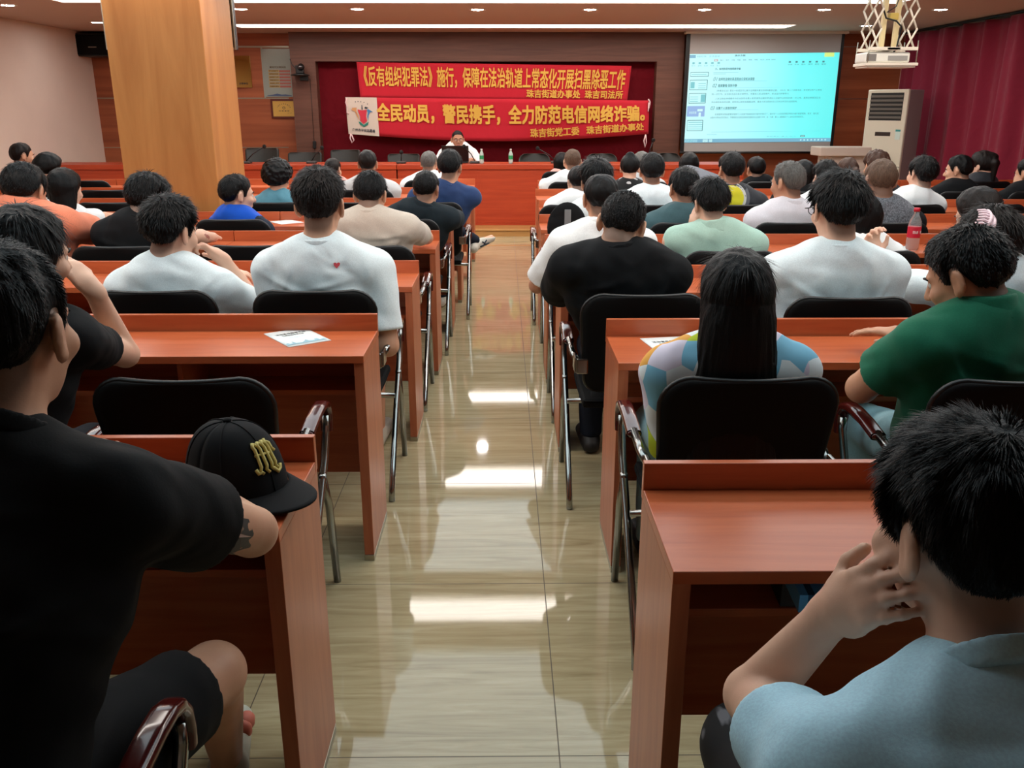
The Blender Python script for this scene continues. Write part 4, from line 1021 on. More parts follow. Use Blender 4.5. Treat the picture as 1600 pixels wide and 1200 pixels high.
    if sleeve > 0 and Y < 9:
        z0, z1, gg = ((.006, .036, .0200) if not collar else (-.012, .056, .021))
        def band(p):
            a_ = (p - (NB + sp * z0 * s).astype(f32)) @ (sp + fT * .30).astype(f32); b_ = (p - (NB + sp * z1 * s).astype(f32)) @ (sp + fT * .30).astype(f32)
            g_ = gg + (.012 * np.clip(-b_ / .06, 0, 1) if collar else 0)
            d = rc(p, NT, NB - sp * .03, .054 * s * (.75 + .25 * fat), .066 * s * (.75 + .25 * fat)) - g_
            d = smax(smax(d, -a_, .004), b_, .004)
            return np.maximum(d, -(d * 0 + rc(p, NT, NB - sp * .03, .054 * s * (.75 + .25 * fat), .066 * s * (.75 + .25 * fat)) - gg + .011))
        V, F = mesh_sdf(band, NB - .13, NB + .16, min(h, .0065)); link('collar', fast_mesh('collar', V, F, [shirt[0] if isinstance(shirt, list) else shirt]), so)
    # trousers and shoes --------------------------------------------
    def trou(p):
        d = smin(ell(p, Hp, A(.166 * bel, .122 * bel, .125), TR), leg(p, .012 if not shorts else .022), .04) + .003 * wob(p, 20, sd_)
        d = np.maximum(d, p[:, 2] - f32(seat + .17))
        if shorts:
            for k in 'RL':
                H0, K, An, tp = TO[k]; ax = nrm(K - H0); dd = np.minimum((p - (H0 + (K - H0) * .82).astype(f32)) @ ax.astype(f32), 9); sg = 1 if k == 'R' else -1
                m = (p[:, 0] * sg > 0) if not knee else (np.abs(p[:, 0] - (H0 + (K - H0) * .9)[0]) < .17); d = np.where(m, smax(d, dd, .008), d)
            d = np.maximum(d, f32(seat - .12) - p[:, 2])
        else: d = np.maximum(d, f32(.075) - p[:, 2])
        return d
    lg_pts = [Hp] + [q for t_ in TO.values() for q in t_]
    tlo = np.min(lg_pts, 0) - .2; thi = np.max(lg_pts, 0) + .2; tlo[2] = .03; thi[2] = seat + .22
    V, F = mesh_sdf(trou, tlo, thi, max(h, .008)); link('shorts' if shorts else 'trousers', fast_mesh('trousers', V, F, [legs]), bo)
    for k in 'RL':
        H0, K, An, tp = TO[k]
        def shf(p):
            d = smin(rc(p, An - A(0, 0, .05), tp + A(0, 0, .0), .044, .034), rc(p, An - A(0, 0, .03), An - A(0, .045, .06), .044, .038), .02)
            return np.maximum(d, p[:, 2] - f32(An[2] + .01))
        q0 = np.min([An, tp], 0) - .1; q1 = np.max([An, tp], 0) + .1; q0[2] = .002
        V, F = mesh_sdf(shf, q0, q1, .009); link('shoe', fast_mesh('shoe', V, F, [shoe or M_SHOE]), bo)
    # hair -----------------------------------------------------------
    kind, hm = hair[0], hair[1]; tk = hp.get('t', .018); hx = np.array([a for a, b in HLF]); hv = np.array([b for a, b in HLF])
    dwn = hp.get('down', .0); nz = hp.get('noise', .0035)
    def cap(p):
        q = hl(p); base = skull(p) / f32(hs)
        line = np.interp(q[:, 1], hx, hv).astype(f32) - dwn
        dist = (q[:, 2] - line)
        if kind == 'curly' or kind in ('long', 'bob', 'bun', 'tail'): dist = q[:, 2] - np.where(q[:, 1] < .02, np.interp(q[:, 1], [-.1, -.05, .0, .02], [-.1, -.06, -.03, .0]), np.interp(q[:, 1], [.02, .05, .07, .13], [-.02, .03, .062, .07])).astype(f32)
        x = np.clip(dist / hp.get('fade', .075), 0, 1); t_ = tk * (.18 + .82 * x * x * (3 - 2 * x)); t_ = np.where(dist < 0, -.012 + 0 * t_, t_ * np.clip(dist / .008, .0, 1) - .001)
        if 'crown' in hp:
            r_ = np.sqrt(q[:, 0] ** 2 + (q[:, 1] + .03) ** 2); t_ = t_ - hp['crown'] * np.clip(1 - r_ / .055, 0, 1) * (q[:, 2] > .05)
        st = np.stack([q[:, 0] * 90 + 12 * q[:, 1], q[:, 1] * 90, q[:, 2] * 26], 1)
        nn = wob(st, .8, sd_) * nz + (wob(st, 2.1, sd_ + 9) * nz * .6)
        if kind == 'curly': nn = wob(q * 75, 1.0, sd_) * .009 + wob(q * 150, 1.0, sd_) * .004
        if puff: t_ = t_ + puff * np.clip((q[:, 2] - .02) / .06, 0, 1)
        return (base - t_ + nn * np.clip(x * 2, 0, 1)) * f32(hs)
    def hairf(p):
        d = cap(p); q = hl(p)
        if kind == 'long' or kind == 'bob':
            Lh = hp.get('len', .30); wd = hp.get('w', .098) * hs; w = p - HC.astype(f32)
            dn = -w[:, 2]; lat = w @ r0.astype(f32); fw = w @ f0.astype(f32); tt = np.clip(dn / Lh, -.3, 1)
            fc = -.028 * hs - hp.get('back', .11) * np.clip(tt, 0, 1) ** hp.get('bp', 1.2); wv = wd * (1 + hp.get('flare', .0) * np.clip(tt, 0, 1)); th_ = (.085 - hp.get('thin', .05) * np.clip(tt * 1.6, 0, 1)) * hs
            e = (np.sqrt((lat / wv) ** 2 + ((fw - fc) / th_) ** 2) - 1) * np.minimum(wv, th_)
            e = smax(e, dn - Lh - .02 * wob(np.stack([lat * 60, lat * 31, lat * 0], 1), 1, sd_), .02); e = smax(e, -dn - .05, .04)
            e = e + 0.0028 * wob(np.stack([lat * 150, fw * 150, dn * 8], 1), 1, sd_ + 5)
            e = np.maximum(e, np.minimum(q[:, 1] - hp.get('front', .0), .05 - q[:, 2] * 0) * f32(hs)) if True else e
            d = smin(d, e, .02)
        if kind in ('bun', 'tail'):
            c = hw(hp.get('at', (0, -.10, .07))); R_ = hp.get('R', .045)
            e = ell(p, c, A(R_, R_, R_) * hs) + .004 * wob(p, 70, sd_); d = smin(d, e, .025)
            if kind == 'tail':
                c1 = c + A(*hp.get('mid', (0, -.06, -.04))); c2 = c + A(*hp.get('tip', (0, -.06, -.22))); d = smin(d, rc(p, c, c1, .028, .032), .02); d = smin(d, rc(p, c1, c2, .032, .014) + .003 * wob(np.stack([p[:, 0] * 90, p[:, 1] * 90, p[:, 2] * 10], 1), 1, sd_), .02)
        return d
    ex = .05 + tk + puff; hlo = HC - .14 * s - ex; hhi = HC + .14 * s + ex
    if kind in ('long', 'bob'): hlo[2] = HC[2] - hp.get('len', .3) - .05; hlo -= A(.03, .03, 0); hhi += A(.03, .03, 0); hlo[:2] -= np.abs(f0[:2]) * hp.get('back', .11); hhi[:2] += np.abs(f0[:2]) * hp.get('back', .11)
    if kind in ('bun', 'tail'): hlo -= .06; hhi += .06
    if kind == 'tail': hlo += np.minimum(0, A(*hp.get('tip', (0, -.06, -.22)))); hhi += np.maximum(0, A(*hp.get('tip', (0, -.06, -.22))))
    hres = hh or max(.0045, h * .7)
    V, F = mesh_sdf(hairf, hlo, hhi, hres)
    if strands and len(V):
        V, F = add_strands(V, F, HC, HR, hs, skull, strands, slen, hp, kind)
    ho = link('hair', fast_mesh('hair', V, F, [hm]), bo)
    # eyes, brows, glasses ------------------------------------------
    mb = MB()
    for sx in (-1, 1):
        mb.cur = 0; mb.ball(tuple(hw((.031 * sx, .0735, .004))), .0122 * hs, 10)
        mb.cur = 1; mb.ball(tuple(hw((.031 * sx, .0806, .003))), .0062 * hs, 8)
        mb.cur = 2; mb.tube([hw((.014 * sx, .0945, .0255)), hw((.032 * sx, .0905, .028)), hw((.05 * sx, .075, .0215))], [.003 * hs, .0035 * hs, .002 * hs], 5)
    link('eyes', mb.mesh('eyes', [EYEW, EYED, hm if kind != 'buzz' else DARKHAIR]), bo)
    if glasses:
        g = MB(); 
        for sx in (-1, 1):
            ring = [hw((sx * (.034 + .025 * math.cos(a)), .107, .002 + .019 * math.sin(a))) for a in np.linspace(0, 2 * PI, 18)[:-1]]; g.tube(ring, .0016, 6, True)
            g.tube([hw((sx * .059, .106, .008)), hw((sx * .080, .09, .010)), hw((sx * .086, .0, .014)), hw((sx * .088, -.02, .004))], .0018, 6)
        g.tube([hw((-.01, .108, .006)), hw((0, .11, .009)), hw((.01, .108, .006))], .0016, 6)
        link('glasses', g.mesh('glasses', [GLASSM]), bo)
    if chair_lb: chair(root[0], hipY - .045, chair_lb, group='black audience chairs') if floor_z == 0 else None
    return dict(o=bo, root=root, shirt=shirtf, HC=HC, HR=HR, NB=NB, TR=TR, Hp=Hp, sp=sp, arms=arms, hw=hw, L=L, SJ=SJ, body=body, hair=hairf, TO=TO)

def add_strands(V, F, HC, HR, hs, skull, n, slen, hp, kind):
    """thin tapered locks combed out of the hair cap, joined to the same hair mesh"""
    Fq = F; c = V[Fq].mean(1); e1 = V[Fq[:, 2]] - V[Fq[:, 0]]; e2 = V[Fq[:, 3]] - V[Fq[:, 1]]; nn = np.cross(e1, e2); ar = np.linalg.norm(nn, axis=1); nn /= ar[:, None] + 1e-12
    out = skull(c.astype(f32)) > .004
    if kind == 'short': out &= ((c - HC) @ HR.T)[:, 2] > -.075 * hs
    pr = ar * out; pr = pr / pr.sum(); pick = RNG.choice(len(c), n, p=pr); P = c[pick]; Nn = nn[pick]
    q = (P - HC) @ HR.T
    wh = np.array([.01, -.055, .11]) * hs; fl = q - wh; fl /= np.linalg.norm(fl, axis=1)[:, None] + 1e-9; fl = fl + np.array([0, 0, -.55]); fl = fl @ HR
    if kind in ('long', 'bob', 'tail'): fl = np.tile(np.array([0, 0, -1.0]), (n, 1)) + .5 * fl * (q[:, 2:3] > .02)
    fl = fl - Nn * np.einsum('ij,ij->i', fl, Nn)[:, None]; fl /= np.linalg.norm(fl, axis=1)[:, None] + 1e-9
    up = (q[:, 2] / hs + .08) / .2; lift = hp.get('lift', .35); ln = slen * RNG.uniform(.6, 1.15, n) * np.clip(.25 + up, .25, 1.1)
    jit = RNG.normal(0, hp.get('jit', .22), (n, 3)); d = fl + Nn * lift + jit; d /= np.linalg.norm(d, axis=1)[:, None]
    sd = np.cross(d, Nn); sd /= np.linalg.norm(sd, axis=1)[:, None] + 1e-9; wd = hp.get('sw', .0016)
    p0 = P - Nn * .004; p1 = P + d * ln[:, None] * .5; d2 = d + fl * .35 - Nn * lift * .5; d2 /= np.linalg.norm(d2, axis=1)[:, None]; p2 = p1 + d2 * ln[:, None] * .5
    vs = [p0 - sd * wd, p0 + sd * wd, p1 - sd * wd * .8, p1 + sd * wd * .8, p2 - sd * wd * .12, p2 + sd * wd * .12]
    NV = np.stack(vs, 1).reshape(-1, 3); b = len(V) + np.arange(n) * 6
    NF = np.concatenate([np.stack([b, b + 1, b + 3, b + 2], 1), np.stack([b + 2, b + 3, b + 5, b + 4], 1)])
    return np.concatenate([V, NV]), np.concatenate([F, NF])

def project(fn, P, d, far=.5, lift=.002):
    """march points along d until they meet the surface of fn"""
    P = np.asarray(P, float).copy(); d = nrm(d); t = np.zeros(len(P))
    for _ in range(60): t += np.clip(fn((P + d * t[:, None]).astype(f32)), -.02, .04) * .8
    return P + d * (t - lift)[:, None]
def decal(res, name, fn, centre, d, up, polys, mats):
    """flat print laid on a garment: polys are (material index, [(x, y)...]) in metres around centre"""
    d = nrm(d); r = nrm(np.cross(d, up)); u = np.cross(r, d); mb = MB()
    for mi, pl in polys:
        pl = np.array(pl); lo, hi = pl.min(0), pl.max(0)
        c = pl.mean(0); V2 = [c]; n = len(pl); K = 4; F = []
        rings = [[c + (q - c) * k / K for q in pl] for k in range(1, K + 1)]
        V2 = [c] + [q for rg in rings for q in rg]; 
        for i in range(n): F.append((0, 1 + i, 1 + (i + 1) % n))
        for k in range(K - 1):
            for i in range(n): a = 1 + k * n; F.append((a + i, a + n + i, a + n + (i + 1) % n, a + (i + 1) % n))
        P = [centre + r * q[0] + u * q[1] - d * .25 for q in V2]
        P = project(fn, P, d, lift=.0022 + .0008 * mi); mb.cur = mi; mb.add(P, F, True)
    return link(name, mb.mesh(name, mats), res['o'])

M_WHITE = cloth('white cotton', (242, 244, 244)); M_BLACK = cloth('black cotton', (13, 15, 18)); TROU = cloth('dark trousers', (18, 20, 27)); M_SHOE = plain('dark shoe', (26, 24, 24), .6)
M_COOLW = cloth('cool white jersey', (236, 246, 249)); GLASSM = plain('dark glasses frame', (30, 26, 26), .3)
# ------------------------------------------------------------------ the audience
C_ = lambda n, rgb, **k: cloth(n, rgb, **k)
def patch_mat():
    m, nt, b = new_mat('patchwork print cotton'); L = nt.links.new
    v = N(nt, 'ShaderNodeTexVoronoi'); v.inputs['Scale'].default_value = 15; v.inputs['Randomness'].default_value = 1; L(coords(nt, (1, 1, .7)), v.inputs[0])
    sp = N(nt, 'ShaderNodeSeparateColor'); L(v.outputs['Color'], sp.inputs[0])
    c = ramp(nt, sp.outputs[0], [(0, lin((232, 242, 246))), (.34, lin((230, 166, 70))), (.50, lin((234, 240, 242))), (.60, lin((126, 192, 222))), (.70, lin((234, 240, 242))), (.80, lin((190, 210, 40))), (.92, lin((24, 30, 30))), (.95, lin((226, 218, 236)))])
    nt.nodes[c.node.name].color_ramp.interpolation = 'CONSTANT'; L(c, b.inputs['Base Color']); b.inputs['Roughness'].default_value = .85
    return m
def camo_mat():
    m, nt, b = new_mat('black trousers with white flecks'); L = nt.links.new
    n = N(nt, 'ShaderNodeTexNoise'); n.inputs['Scale'].default_value = 1; L(coords(nt, (34, 10, 10)), n.inputs[0])
    L(ramp(nt, n.outputs[0], [(.60, lin((14, 14, 17))), (.66, lin((120, 120, 126)))]), b.inputs['Base Color']); b.inputs['Roughness'].default_value = .8; return m
def floral_mat():
    m, nt, b = new_mat('black floral print'); L = nt.links.new
    n = N(nt, 'ShaderNodeTexNoise'); n.inputs['Scale'].default_value = 22; L(coords(nt, (1, 1, 1)), n.inputs[0])
    L(ramp(nt, n.outputs[0], [(.62, lin((16, 16, 18))), (.66, lin((190, 190, 190)))]), b.inputs['Base Color']); b.inputs['Roughness'].default_value = .85; return m
MINT = C_('mint cotton', (170, 204, 190)); ORANGE = C_('coral orange pique', (232, 136, 104)); BLUEJ = C_('royal blue jersey', (20, 84, 196)); BLUED = C_('dark blue sleeve', (28, 36, 52))
TEAL = C_('dusty teal denim', (98, 152, 170)); CREAM = C_('cream jersey', (204, 190, 176)); DKP = C_('dark slate pique', (26, 36, 42)); NAVY = C_('navy jersey', (40, 62, 104)); GREYW = C_('pale grey shirting', (206, 206, 206))
PINK = C_('pale pink cotton', (226, 170, 160)); GREYP = C_('mid grey pique', (160, 160, 166)); GREEN = C_('bottle green linen', (20, 104, 76)); LBLUE = C_('light blue jersey', (186, 230, 252)); SLATE = C_('slate teal jersey', (70, 98, 104))
LAV = C_('lavender white shirting', (224, 218, 224)); HEATH = C_('heather grey knit', (104, 106, 112), heather=.5, weave=120); CHAR = C_('charcoal jersey', (50, 52, 57)); VEST = C_('black ribbed vest', (18, 20, 23)); DENIM = C_('blue denim', (50, 78, 112)); LTROU = C_('pale aqua trousers', (150, 190, 200)); GREYT = C_('grey trousers', (92, 94, 100)); NAVYT = C_('dark navy trousers', (22, 28, 42))
L_, R_ = LROWS, RROWS
def CH(x): return 'black chair under the ' + x
def CUSH(mat): return mat
CROC = plain('pale clog', (196, 200, 184), .5); SNEAK = plain('pale grey sneaker', (196, 190, 176), .6)

# --- left block, from the back row to the stage
P1 = person('person in a black tee with a tattooed elbow, leaning on the nearest left desk', -10, 370, 1.2, L_[0], seat=.468, hipY=.96, hipdx=-.075, s=1.0, sw=.40, fat=1.1, pitch=4, yaw=4, shirt=M_BLACK, sleeve=.50, sloose=1.7, h=.0055, hh=.0045, skinm=SKIN,
            armR=dict(e=(-.455, 1.41, .79), w=(-.635, 1.60, .805), hd=(-.85, .55, .05), hn=(0, -.15, -1), curl=.35), armL=dict(w=(-.90, 1.62, .85), pole=(-1, -.2, -.6), hd=(.75, .65, .05), hn=(0, -.2, -1), curl=.45), hair=('short', BLACKHAIR), hp=dict(t=.015, lift=.06, jit=.08, sw=.0009, fade=.1), strands=9000, slen=.014, shorts=True, legs=M_BLACK, shoe=CROC,
            knee=dict(R=((-.545, 1.38, .51), (-.64, 1.64, .10), (-.03, .19, -.05)), L=((-.95, 1.30, .50), (-.93, 1.38, .10), (-.02, .19, -.05))), chair_lb='black chair with lacquered arm under the tattooed man in the foreground')
CLOGO = plain('orange clog lining', (214, 120, 100), .6)
for sd, off_ in (('R', .018), ('L', -.018)):
    K_, A_, t_ = P1['TO'][sd][1:]; mb = MB()
    for k, f_ in enumerate((.62, .86)):
        c_ = A_ * (1 - f_) + t_ * f_; mb.ball((c_[0] + off_ * 1.2, c_[1], c_[2] + (.012 if k == 0 else .008) - .02 * (1 - f_)), (.022, .020 + .008 * k, .024), 10)
    part('clog_lining', mb, CLOGO, P1['o'])
TATT = plain('tattoo ink', (74, 72, 72), .6); TATL = plain('tattoo gap', (150, 120, 104), .5)
a = P1['arms']['R']; ce = a['E'] + (a['S'] - a['E']) * .06
decal(P1, 'tattoo', P1['body'], ce, (-.29, .88, -.37), (.0, .25, 1), [(0, [(-.05, -.034), (-.02, -.036), (.006, -.024), (.012, .0), (.004, .026), (-.016, .034), (-.05, .034)]), (1, [(-.045, -.006), (-.02, .003), (.009, -.005), (-.018, .009), (-.045, .001)]), (1, [(-.022, .032), (-.008, .012), (-.010, -.02), (-.004, .012), (-.014, .033)])], [TATT, TATL])

P2 = person('black shirted person with bobbed hair resting a cheek on one hand, second row left', 50, 318, 2.25, L_[1], hipY=2.18, hipdx=-.04, s=.98, sw=.35, yaw=30, pitch=10, roll=6, shirt=M_BLACK, sleeve=.46, h=.0062, hh=.005, skinm=SKIN3,
            armR=dict(w=(-1.165, 2.44, 1.02), e=(-1.175, 2.60, .79), hd=(-.45, -.2, .75), hn=(-1, .2, -.3), curl=.75), armL='lap', hair=('bob', BLACKHAIR), hp=dict(len=.17, w=.086, back=.035, thin=.02, t=.018, front=.035, lift=.05, jit=.05), strands=2500, slen=.05, chair_lb=CH('bobbed haired person in black, second row left'))
P3 = person('white shirted person with hand on chin, third row left, left of the heart print shirt', 272, 306, 3.36, L_[2], hipdx=-.03, s=1.0, sw=.40, yaw=28, pitch=10, roll=4, shirt=M_COOLW, h=.0066, hh=.0052, skinm=SKIN3,
            armR=dict(w=(-1.145, 3.53, .93), e=(-1.04, 3.60, .715), hd=(-.75, -.05, .6), hn=(-.5, -.3, -.6), curl=.8), armL='fold', hair=('short', BLACKHAIR), hp=dict(t=.026, lift=.22, jit=.16, fade=.09), strands=3800, slen=.032, puff=.004, chair_lb=CH('white shirted man with hand on chin, third row'))
P4 = person('broad shouldered person in a white tee with a small red heart print, third row left', 498, 264, 3.32, L_[2], s=1.06, sw=.43, fat=1.05, yaw=3, pitch=4, shirt=M_COOLW, sleeve=.8, h=.0066, hh=.0052, skinm=SKIN,
            armR=dict(w=(-.60, 3.60, .60), pole=(.35, -.6, -.6), hd=(-.2, .9, -.2), hn=(0, -.2, -1)), hair=('short', DARKHAIR), hp=dict(t=.016, lift=.25, jit=.14, fade=.12), strands=4500, slen=.024, puff=.012, shorts=True, shoe=SNEAK, chair_lb=CH('man with the heart print shirt, third row'))
RH = plain('red heart print', (206, 70, 80), .7)
q = atY(517, 423, 3.2) - P4['root']
decal(P4, 'heart_print', P4['shirt'], q, (0, 1, 0), (0, 0, 1), [(0, [(0, -.012), (.011, 0), (.012, .007), (.006, .010), (0, .006), (-.006, .010), (-.012, .007), (-.011, 0)])], [RH])
person('bending person in a black vest and glasses, fourth row left below the pillar', 243, 274, 4.55, L_[3], hipdx=-.14, s=1.0, sw=.36, yaw=38, pitch=25, shirt=VEST, sleeve=.3, skinm=SKIN3, glasses=True, armR='deskout', armL='desk', hair=('short', BLACKHAIR), hp=dict(t=.026, lift=.35), strands=1500, h=.0085, puff=.006, chair_lb=CH('man in glasses and black vest, fourth row left'))
person('large person in a coral orange polo with bowed head by the left edge', 44, 256, 4.5, L_[3], shz=.055, s=1.12, sw=.44, fat=1.25, yaw=6, pitch=24, shirt=ORANGE, sleeve=.72, collar=True, skinm=SKIN2, armR='deskout', armL='desk', hair=('short', BLACKHAIR), hp=dict(t=.016, fade=.06), strands=1500, slen=.02, h=.0085, chair_lb=CH('man in the coral orange polo, fourth row left'))
person('person in a cream tee with head bowed over the desk, fourth row beside aisle', 580, 268, 4.55, L_[3], s=.93, sw=.40, yaw=4, pitch=22, shirt=CREAM, sleeve=.6, skinm=SKIN, armR=dict(e=(-.44, 4.98, .81), w=(-.60, 5.10, .80), hd=(-1, .3, 0), hn=(0, 0, -1)), armL='fold', hair=('short', BLACKHAIR), hp=dict(t=.017, fade=.06), strands=1500, slen=.02, h=.008, chair_lb=CH('man in the cream tee by the aisle, fourth row'))
person('bearded person in a dark slate polo beside the aisle, fifth row left', 668, 266, 5.5, L_[4], s=.93, sw=.40, yaw=14, pitch=14, shirt=DKP, sleeve=.68, collar=True, skinm=SKIN2, armR='deskout', hair=('short', BLACKHAIR), hp=dict(t=.013), strands=900, slen=.014, h=.0095, chair_lb=CH('man in the dark slate polo, fifth row left'))
person('person in a royal blue top turned right in profile, fifth row left', 372, 271, 5.5, L_[4], s=1.0, sw=.38, yaw=55, pitch=6, sh=20, shirt=[BLUEJ, BLUED], hair=('short', BLACKHAIR), hp=dict(t=.016, sleeve2=.14), strands=1000, slen=.02, skinm=SKIN3, h=.0095, collar=True, chair_lb=CH('man in the royal blue top, fifth row left'))
person('person with long straight black hair in a white tee, fifth row left near the pillar', 103, 262, 5.45, L_[4], s=1.0, sw=.33, yaw=18, pitch=12, shirt=M_WHITE, armR='deskout', hair=('long', BLACKHAIR), hp=dict(len=.43, w=.095, back=.13, t=.02), h=.0095, skinm=SKIN3, chair_lb=CH('long haired woman in white, fifth row left'))
person('person with curly black hair in a dusty teal shirt, sixth row left', 433, 248, 6.4, L_[5], s=.95, sw=.36, yaw=4, shirt=TEAL, hair=('curly', BLACKHAIR), hp=dict(t=.045), h=.010, collar=True, chair_lb=CH('curly haired person in teal, sixth row left'))
p15 = person('person in a navy tee with one leg crossed into the aisle, sixth row left', 704, 233, 6.4, L_[5], hipdx=.06, s=1.0, sw=.42, yaw=12, pitch=10, sh=-8, shirt=NAVY, sleeve=.66, armR=dict(w=(-.52, 6.86, .80), e=(-.36, 6.62, .79), hd=(-.8, .5, 0), hn=(0, 0, -1)), hair=('short', BLACKHAIR), hp=dict(t=.018), strands=900, slen=.02, h=.010, legs=NAVYT, shoe=SNEAK,
       knee=dict(R=((-.44, 6.86, .62), (-.235, 7.0, .50), (.14, .12, .0)), L=((-.50, 6.80, .48), (-.50, 6.82, .09), (0, .18, -.05))), chair_lb=CH('man in navy with crossed leg, sixth row left'))
K_, A_, t_ = p15['TO']['R'][1:]; d_ = nrm(t_ - A_ + A(0, 0, .05)); sd_n = nrm(np.cross(d_, A(0, 0, 1)))
for g_ in (-1, 1):
    mb = MB()
    for a0, a1 in ((.35, .62), (.62, .38), (.2, .8)): mb.tube([A_ + d_ * .17 * a0 + sd_n * g_ * .041 + A(0, 0, -.03 if a0 != .2 else -.06), A_ + d_ * .17 * a1 + sd_n * g_ * .036 + A(0, 0, -.068 if a0 != .2 else -.066)], .006, 5)
    part('shoe_stripes', mb, INK, p15['o'])
person('person in a pale grey collared shirt, seventh row left', 574, 233, 7.35, L_[6], s=.96, sw=.42, pitch=6, shirt=GREYW, collar=True, hair=('short', DARKHAIR), hp=dict(t=.010), h=.0115, skinm=SKIN2, chair_lb=CH('man in the pale grey shirt, seventh row left'))
person('person in a white tee with grey tinged cropped hair, eighth row left facing the speaker', 671, 235, 8.0, L_[7], s=.94, sw=.44, fat=1.1, yaw=14, shirt=M_WHITE, hair=('short', GREYHAIR), hp=dict(t=.010), h=.0125, skinm=SKIN, chair_lb=CH('man in white with greying hair, eighth row left'))
person('person in a pale pink top partly hidden by a heart print shirted man', 521, 246, 8.05, L_[7], s=.9, sw=.37, yaw=18, shirt=PINK, hair=('short', DARKHAIR), hp=dict(t=.010), h=.0125, skinm=SKIN, chair_lb=CH('person in pale pink, eighth row left'))
person('person in a grey polo by the white wall, turned right in profile', 34, 222, 7.95, L_[7], s=1.0, sw=.42, yaw=50, pitch=4, sh=15, shirt=GREYP, collar=True, hair=('short', DARKHAIR), hp=dict(t=.012), h=.0125, skinm=SKIN2, chair_lb=CH('man in the grey polo by the white wall'))
p9 = person('person in black with a white hair clip behind the coral orange shirt', 80, 239, 7.3, L_[6], s=1.0, sw=.34, yaw=30, pitch=16, shirt=M_BLACK, hair=('bun', BLACKHAIR), hp=dict(t=.03, at=(-.02, -.09, .02), R=.05), h=.0115, skinm=SKIN3, chair_lb=CH('person in black with the hair clip, seventh row left'))
mb = MB(); c = p9['hw']((-.055, -.115, -.01)); u = p9['HR']
mb.tube([c, c + u[0] * .03 - u[1] * .012, c + u[0] * .06 - u[1] * .012], .006, 6)
for k in range(4): mb.tube([c + u[0] * .016 * k - u[1] * .01 + u[2] * .016, c + u[0] * .016 * k - u[1] * .012 - u[2] * .016], .004, 5)
part('hair_clip', mb, WHITEP, p9['o'])

# --- right block
Q1 = person('person in a light blue tee, cheek on one hand, at the nearest right desk', 1500, 652, .92, R_[0], hipY=.60, hipdx=.03, s=1.0, sw=.40, yaw=-18, pitch=9, roll=-3, shirt=LBLUE, sleeve=.46, sloose=1.3, h=.005, hh=.0042, skinm=SKIN3,
            armL=dict(e=(.365, 1.06, .70), w=(.432, .985, .888), hd=(.12, -.70, .70), hn=(1, .14, .02), curl=.28, spread=.07), hair=('short', BLACKHAIR), hp=dict(t=.022, lift=.14, jit=.12, sw=.0007, fade=.085), strands=24000, slen=.026, puff=.004, legs=camo_mat(), stub=.5, shz=-.022,
            knee=dict(L=((.405, 1.20, .49), (.44, 1.26, .10)), R=((.70, 1.10, .49), (.70, 1.16, .10))), chair_lb='black chair under the man in the light blue tee in the foreground')
Q2 = person('person with long straight black hair in a colourful patchwork shirt, second row right', 1153, 384, 2.24, R_[1], hipY=2.38, s=.97, sw=.36, yaw=2, pitch=6, shirt=patch_mat(), sleeve=.95, sloose=1.1, collar=False, h=.0062, hh=.005, skinm=SKIN3, armL='lap', armR='lap', legs=LTROU,
            hair=('long', BLACKHAIR), hp=dict(len=.44, w=.096, back=.085, bp=.6, t=.018, flare=.32, thin=.042, lift=.0, jit=.012, sw=.0008), strands=5000, slen=.06, chair_lb=CH('long haired woman in the patchwork shirt, second row right'))
Q3 = person('person in a bottle green shirt turned left, second row right at the frame edge', 1487, 356, 2.36, R_[1], hipdx=.10, hipY=2.35, s=1.03, sw=.41, fat=1.05, yaw=-42, pitch=24, roll=-4, sh=-12, shirt=GREEN, sleeve=.58, sloose=1.7, collar=True, h=.0062, hh=.005, skinm=SKIN2, legs=LTROU,
            armL=dict(e=(1.06, 2.42, .73), w=(1.30, 2.68, .82), hd=(-.8, .55, .05), hn=(0, -.1, -1), curl=.2), armR='desk', hair=('short', BLACKHAIR), hp=dict(t=.018, lift=.3, fade=.08), strands=4000, slen=.022, chair_lb=CH('man in the bottle green shirt, second row right'))
person('person in a black tee slumped forward with head tilted, third row beside the aisle', 984, 300, 3.38, R_[2], hipdx=-.05, s=1.02, sw=.42, fat=1.15, yaw=12, pitch=24, roll=10, shr=4, shirt=M_BLACK, sleeve=.82, sloose=1.5, h=.0068, hh=.0055, skinm=SKIN, armR='cheek', armL=dict(e=(.23, 3.55, .78), w=(.42, 3.78, .79), hd=(.9, .4, 0), hn=(0, 0, -1)), legs=NAVYT,
       hair=('short', BLACKHAIR), hp=dict(t=.009, fade=.05), strands=3500, slen=.012, chair_lb=CH('man in the black tee beside the aisle, third row right'))
person('person in a pale mint white tee and glasses sitting upright, third row right', 1312, 266, 3.28, R_[2], s=1.04, sw=.45, fat=1.05, yaw=-6, pitch=6, shirt=M_COOLW, sleeve=.8, h=.0066, hh=.0052, skinm=SKIN3, glasses=True, hair=('short', BLACKHAIR), hp=dict(t=.03, fade=.09, lift=.22, jit=.12), strands=4500, slen=.035, chair_lb=CH('man in glasses and pale tee, third row right'))
q9 = person('white shirted person with dark hair in a pink claw clip, third row right', 1532, 322, 3.34, R_[2], hipdx=.06, s=1.0, sw=.36, yaw=-34, pitch=22, shirt=M_COOLW, h=.0068, hh=.0055, skinm=SKIN3, hair=('bun', DARKHAIR), hp=dict(t=.026, at=(.03, -.115, .0), R=.062, lift=.1), strands=2500, slen=.05,
            armL=dict(w=(1.62, 3.74, .90), e=(1.55, 3.72, .80), hd=(-.2, .2, 1), hn=(.3, -1, 0), curl=.8), armR='desk', chair_lb=CH('woman with the pink claw clip, third row right'))
CLIP = plain('pale pink claw clip', (236, 206, 214), .35)
